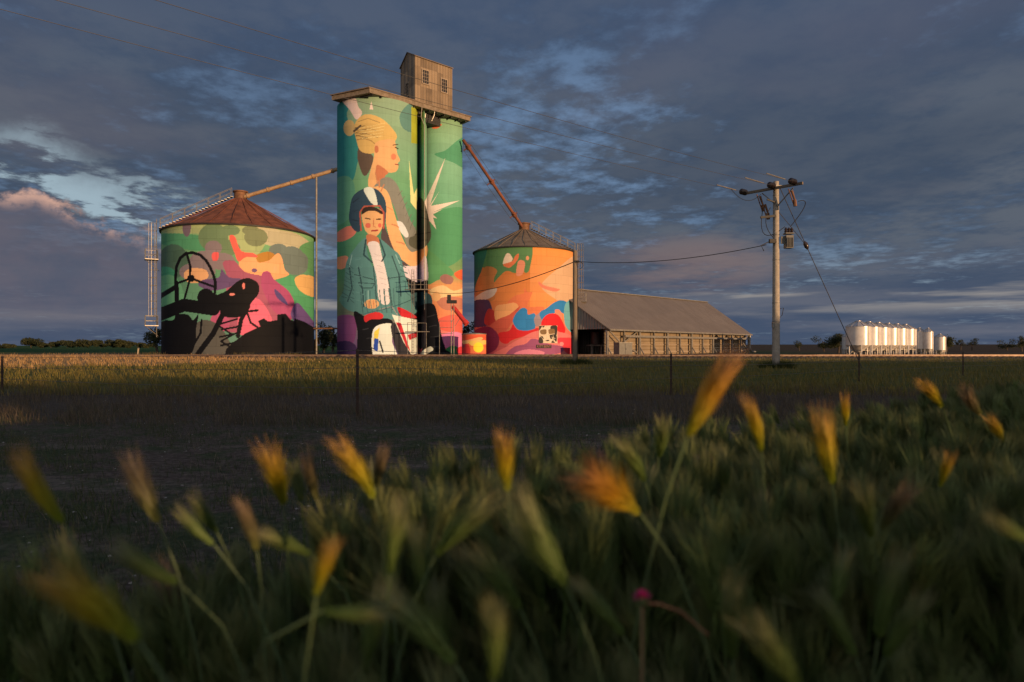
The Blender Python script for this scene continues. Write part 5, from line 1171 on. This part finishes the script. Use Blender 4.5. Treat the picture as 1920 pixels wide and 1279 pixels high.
# ------------------------------------------------------------------ added behind the camera, unseen: rise and leaf screens shaped to shade the foreground
def W(t,p,z=0): return U*t+NN*p+Vector((0,0,z))
ps=np.arange(-160,220,.5); prof=np.interp(ps,[-160,-40,-6,-3.2,-2.6,2.2,2.6,9,20,30,36,44,50,60,90,220],[4.8,6.2,6.5,6.5,.6,.6,7.3,7.0,6.55,6.9,8.8,8.9,7.0,6.0,5.2,4.6])
prof=prof+np.where(prof>2,.18*np.sin(ps*.9)+.12*np.sin(ps*2.3),0)
mb=MB(); vs=[]; sec=[(-88,0),(-70,.75),(-62,.97),(-60,1.0),(-57,.9),(-44,0)]
for p,h in zip(ps,prof):
    for t,f in sec: vs.append(W(t,float(p),-.3+f*(h+.3)))
k=len(sec); fs=[(i*k+j,i*k+j+1,(i+1)*k+j+1,(i+1)*k+j) for i in range(len(ps)-1) for j in range(k-1)]
tag(mb.add(vs,fs).build('added_shade_hill',MT['ground'],None,True),kind='structure')  # unseen rise added as sun blocker, crest shaped to set the shade edge
def added_leaf_screen(name,p0,p1,t,z0,z1,n,size,label,seed,cat):
    r=np.random.default_rng(seed); c=W(t,(p0+p1)/2); root=tag(empty(name,(c.x,c.y,0)),label,cat)
    p=r.uniform(p0,p1,n); z=z0+(z1-z0)*r.random(n); tt=t+r.uniform(-.5,.5,n)
    P_=np.outer(tt,np.array(U))+np.outer(p,np.array(NN)); P_[:,2]=z
    a=r.normal(size=(n,3)); a/=np.linalg.norm(a,axis=1,keepdims=True); b=np.cross(a,r.normal(size=(n,3))); b/=np.linalg.norm(b,axis=1,keepdims=True)
    V=np.stack([P_-a*size,P_-b*size*.6,P_+a*size,P_+b*size*.6],1).reshape(-1,3)
    np_mesh('crown',V,np.arange(n*4).reshape(-1,4),MT['leaf'],np.full((n*4,3),(.05,.07,.03)),root)
    mb=MB()
    for k in (0,1):
        q=W(t,p0-.1+(p1-p0+.2)*k); mb.tube([q,q+Vector((.1,0,(z0+z1)/2))],[.1,.04],7)
    mb.build('trunk',MT['bark'],root,True)
added_leaf_screen('added_leaf_screen',-3.8,3.6,-9,.0,1.79,20000,.06,'added low leaf screen behind the camera, shading all but the tallest stalks',1,'added_leaf_screen')  # added blocker, its top cuts the sun just below the seed heads
added_leaf_screen('added_shade_tree',-3.8,3.6,-9,2.2,3.3,22000,.08,'added upper leaf screen behind the camera, blocking sun above a narrow slot',2,'tree')  # added blocker, leaves a slot of sun beneath its lower edge

added_leaf_screen('added_shade_shrub',-3.7,.26,-9.8,.0,2.5,9000,.07,'added taller leaf screen behind the camera, shading the stalks on the left',4,'added_shade_shrub')  # added to close the sun slot on the left side
added_leaf_screen('added_dapple_leaves',.2,3.4,-8.2,1.7,2.4,80,.06,'added sparse leaves behind the camera, dappling sun on the seed heads',5,'tree')  # loose leaves added inside the slot to break up the sun

# ------------------------------------------------------------------ light
sun=bpy.data.lights.new('sun','SUN'); sun.energy=4.6; sun.angle=math.radians(.5); sun.color=(1,.60,.30)
so=bpy.data.objects.new('sun',sun); COL.objects.link(so)
sd=Vector((U.x*math.cos(SUN_EL),U.y*math.cos(SUN_EL),-math.sin(SUN_EL))); so.rotation_euler=sd.to_track_quat('-Z','Y').to_euler()
w=bpy.data.worlds.new('World'); S.world=w; w.use_nodes=True; nt=w.node_tree; bg=nt.nodes['Background']; bg.inputs[1].default_value=.1
sky=nt.nodes.new('ShaderNodeTexSky'); sky.sky_type='NISHITA'; sky.sun_disc=False; sky.sun_elevation=SUN_EL; sky.sun_rotation=math.atan2(-U.x,-U.y); sky.air_density=1.2; sky.dust_density=1.5; sky.ozone_density=2.5
tcn=nt.nodes.new('ShaderNodeTexCoord'); g=X(nt,tcn.outputs['Generated']); x,y,z=sep(nt,g)
zc=z.mx(0.0)+.09; u_=x/zc; v_=y/zc
az=x._m('ARCTAN2',y); el=z
pv=comb(nt,u_,v_*.8,0)
warp=noise(nt,pv,.5,3,.5)
big=noise(nt,comb(nt,u_+warp*.8,v_*.8,3.1),.55,5,.55); med=noise(nt,comb(nt,u_+warp*.5,v_*1.0,7.7),1.6,7,.6); fine=noise(nt,comb(nt,u_,v_*.9,1.7),5.0,6,.62)
dens=big*.5+med*.35+fine*.15
# where the deck is thinner (fixed places in the sky)
def spot(a0,e0,ra,re): 
    q=((az-a0)/ra).pw(2)+((el-e0)/re).pw(2); return 1-q.smooth(0,1)
thin=spot(.10,.25,.34,.19)*.95+spot(-.40,.30,.2,.06)*.3+spot(.45,.1,.25,.05)*.5+spot(-.46,.165,.32,.075)*1.0+spot(-.33,.11,.14,.07)*.5
gap=(big*.25+med*.4+fine*.35-thin*.075)
fine2=noise(nt,comb(nt,u_,v_*.9,4.4),11.0,5,.6)
gap=gap*.8+fine2*.2
gapm=1-gap.smooth(.355,.475)
SC=10.7
def c(r_,g_,b_): 
    f=lambda a: ((a/255+.055)/1.055)**2.4*SC
    return (f(r_),f(g_),f(b_))
skyc=mix(nt,.18,c(128,160,200),X(nt,sky.outputs[0])); skyc=mix(nt,(1-el.smooth(.03,.18)),skyc,c(165,185,195))
cl=mix(nt,(med*.5+fine*.5).smooth(.40,.60),c(64,78,98),c(88,96,108)); cl=mix(nt,(big.smooth(.42,.62))*.6,cl,c(62,74,92))
cl=mix(nt,(noise(nt,comb(nt,u_,v_,9),.9,4,.5).smooth(.5,.68))*.55*el.smooth(.05,.2),cl,c(94,94,105))
cl=mix(nt,(1-el.smooth(.02,.16))*.9,cl,mix(nt,noise(nt,comb(nt,az*3,el*26,2),1.6,5,.55).smooth(.38,.66),c(64,78,102),c(98,102,116)))
cl=mix(nt,el.smooth(.22,.5)*.6,cl,c(62,80,110))
col=mix(nt,gapm*(.25+.33*thin.mn(1.0)),cl,skyc)
# pale streaks low over the horizon
nst=noise(nt,comb(nt,az*2.2,el*30,5),1.3,5,.55)
pl=nst.smooth(.55,.70)*(1-((el-.068)/.035).abs().smooth(.2,1))*.75
col=mix(nt,pl,col,c(158,152,146))
# cloud bank low on the left with a lit rim
bn=noise(nt,comb(nt,az*9,el*12,4),1.5,6,.6)
bn2=noise(nt,comb(nt,az*4.5,el*5,8),1.3,3,.5)
top=.182-.26*(az+.64)+ (bn-.5)*.09+(bn2-.5)*.12
dlt=top-el
inl=(1-(az+.37).smooth(-.05,.10))
rim=dlt.smooth(-.004,.008)*(1-dlt.smooth(.010,.035))*inl*(1-(az+.50).smooth(-.05,.1))
above=(1-dlt.smooth(-.045,-.004).mn(1)) 
hole=dlt.smooth(-.095,-.012)*(1-dlt.smooth(-.006,.004))*inl
col=mix(nt,hole*.7*(fine*.6+med*.4).smooth(.48,.57),col,c(172,196,208))
bank=dlt.smooth(0,.02)*inl*.85*el.smooth(-.05,.09).mx(.35)
bankc=mix(nt,bn.smooth(.35,.65),c(84,88,104),c(98,94,106)); bankc=mix(nt,(1-el.smooth(.0,.05))*.8,bankc,c(66,80,104)); bankc=mix(nt,(1-((el-.045)/.02).abs().smooth(0,1))*nst.smooth(.4,.6)*.6,bankc,c(140,128,124))
col=mix(nt,bank*.9,col,bankc)
col=mix(nt,rim*.8*bn.smooth(.42,.56),col,c(214,170,150))
# warm glow patches
col=mix(nt,spot(.26,.115,.16,.05)*.35*med.smooth(.35,.6),col,c(150,118,104))
col=mix(nt,1-el.smooth(-.02,.0),col,c(50,50,45))
back=(y*-1).smooth(-.05,.75)*el.smooth(-.02,.2)          # the sunset half of the sky, behind the camera
col=mix(nt,back*.9,col,mix(nt,el.smooth(.15,.8),c(214,190,160),c(150,170,196)))
nt.links.new(col.s,bg.inputs[0])

# ------------------------------------------------------------------ camera
cam=bpy.data.cameras.new('camera'); co=bpy.data.objects.new('camera',cam); COL.objects.link(co); S.camera=co
co.location=(0,0,CZ); co.rotation_euler=(PI/2,0,0); cam.sensor_width=36; cam.lens=24; cam.shift_y=(HY-639.5)/1920; cam.clip_end=9000; cam.clip_start=.05
cam.dof.use_dof=True; cam.dof.focus_distance=40; cam.dof.aperture_fstop=3.8
S.render.resolution_x=1024; S.render.resolution_y=682
S.view_settings.view_transform='Standard'; S.view_settings.look='None'; S.view_settings.exposure=0; S.view_settings.gamma=1
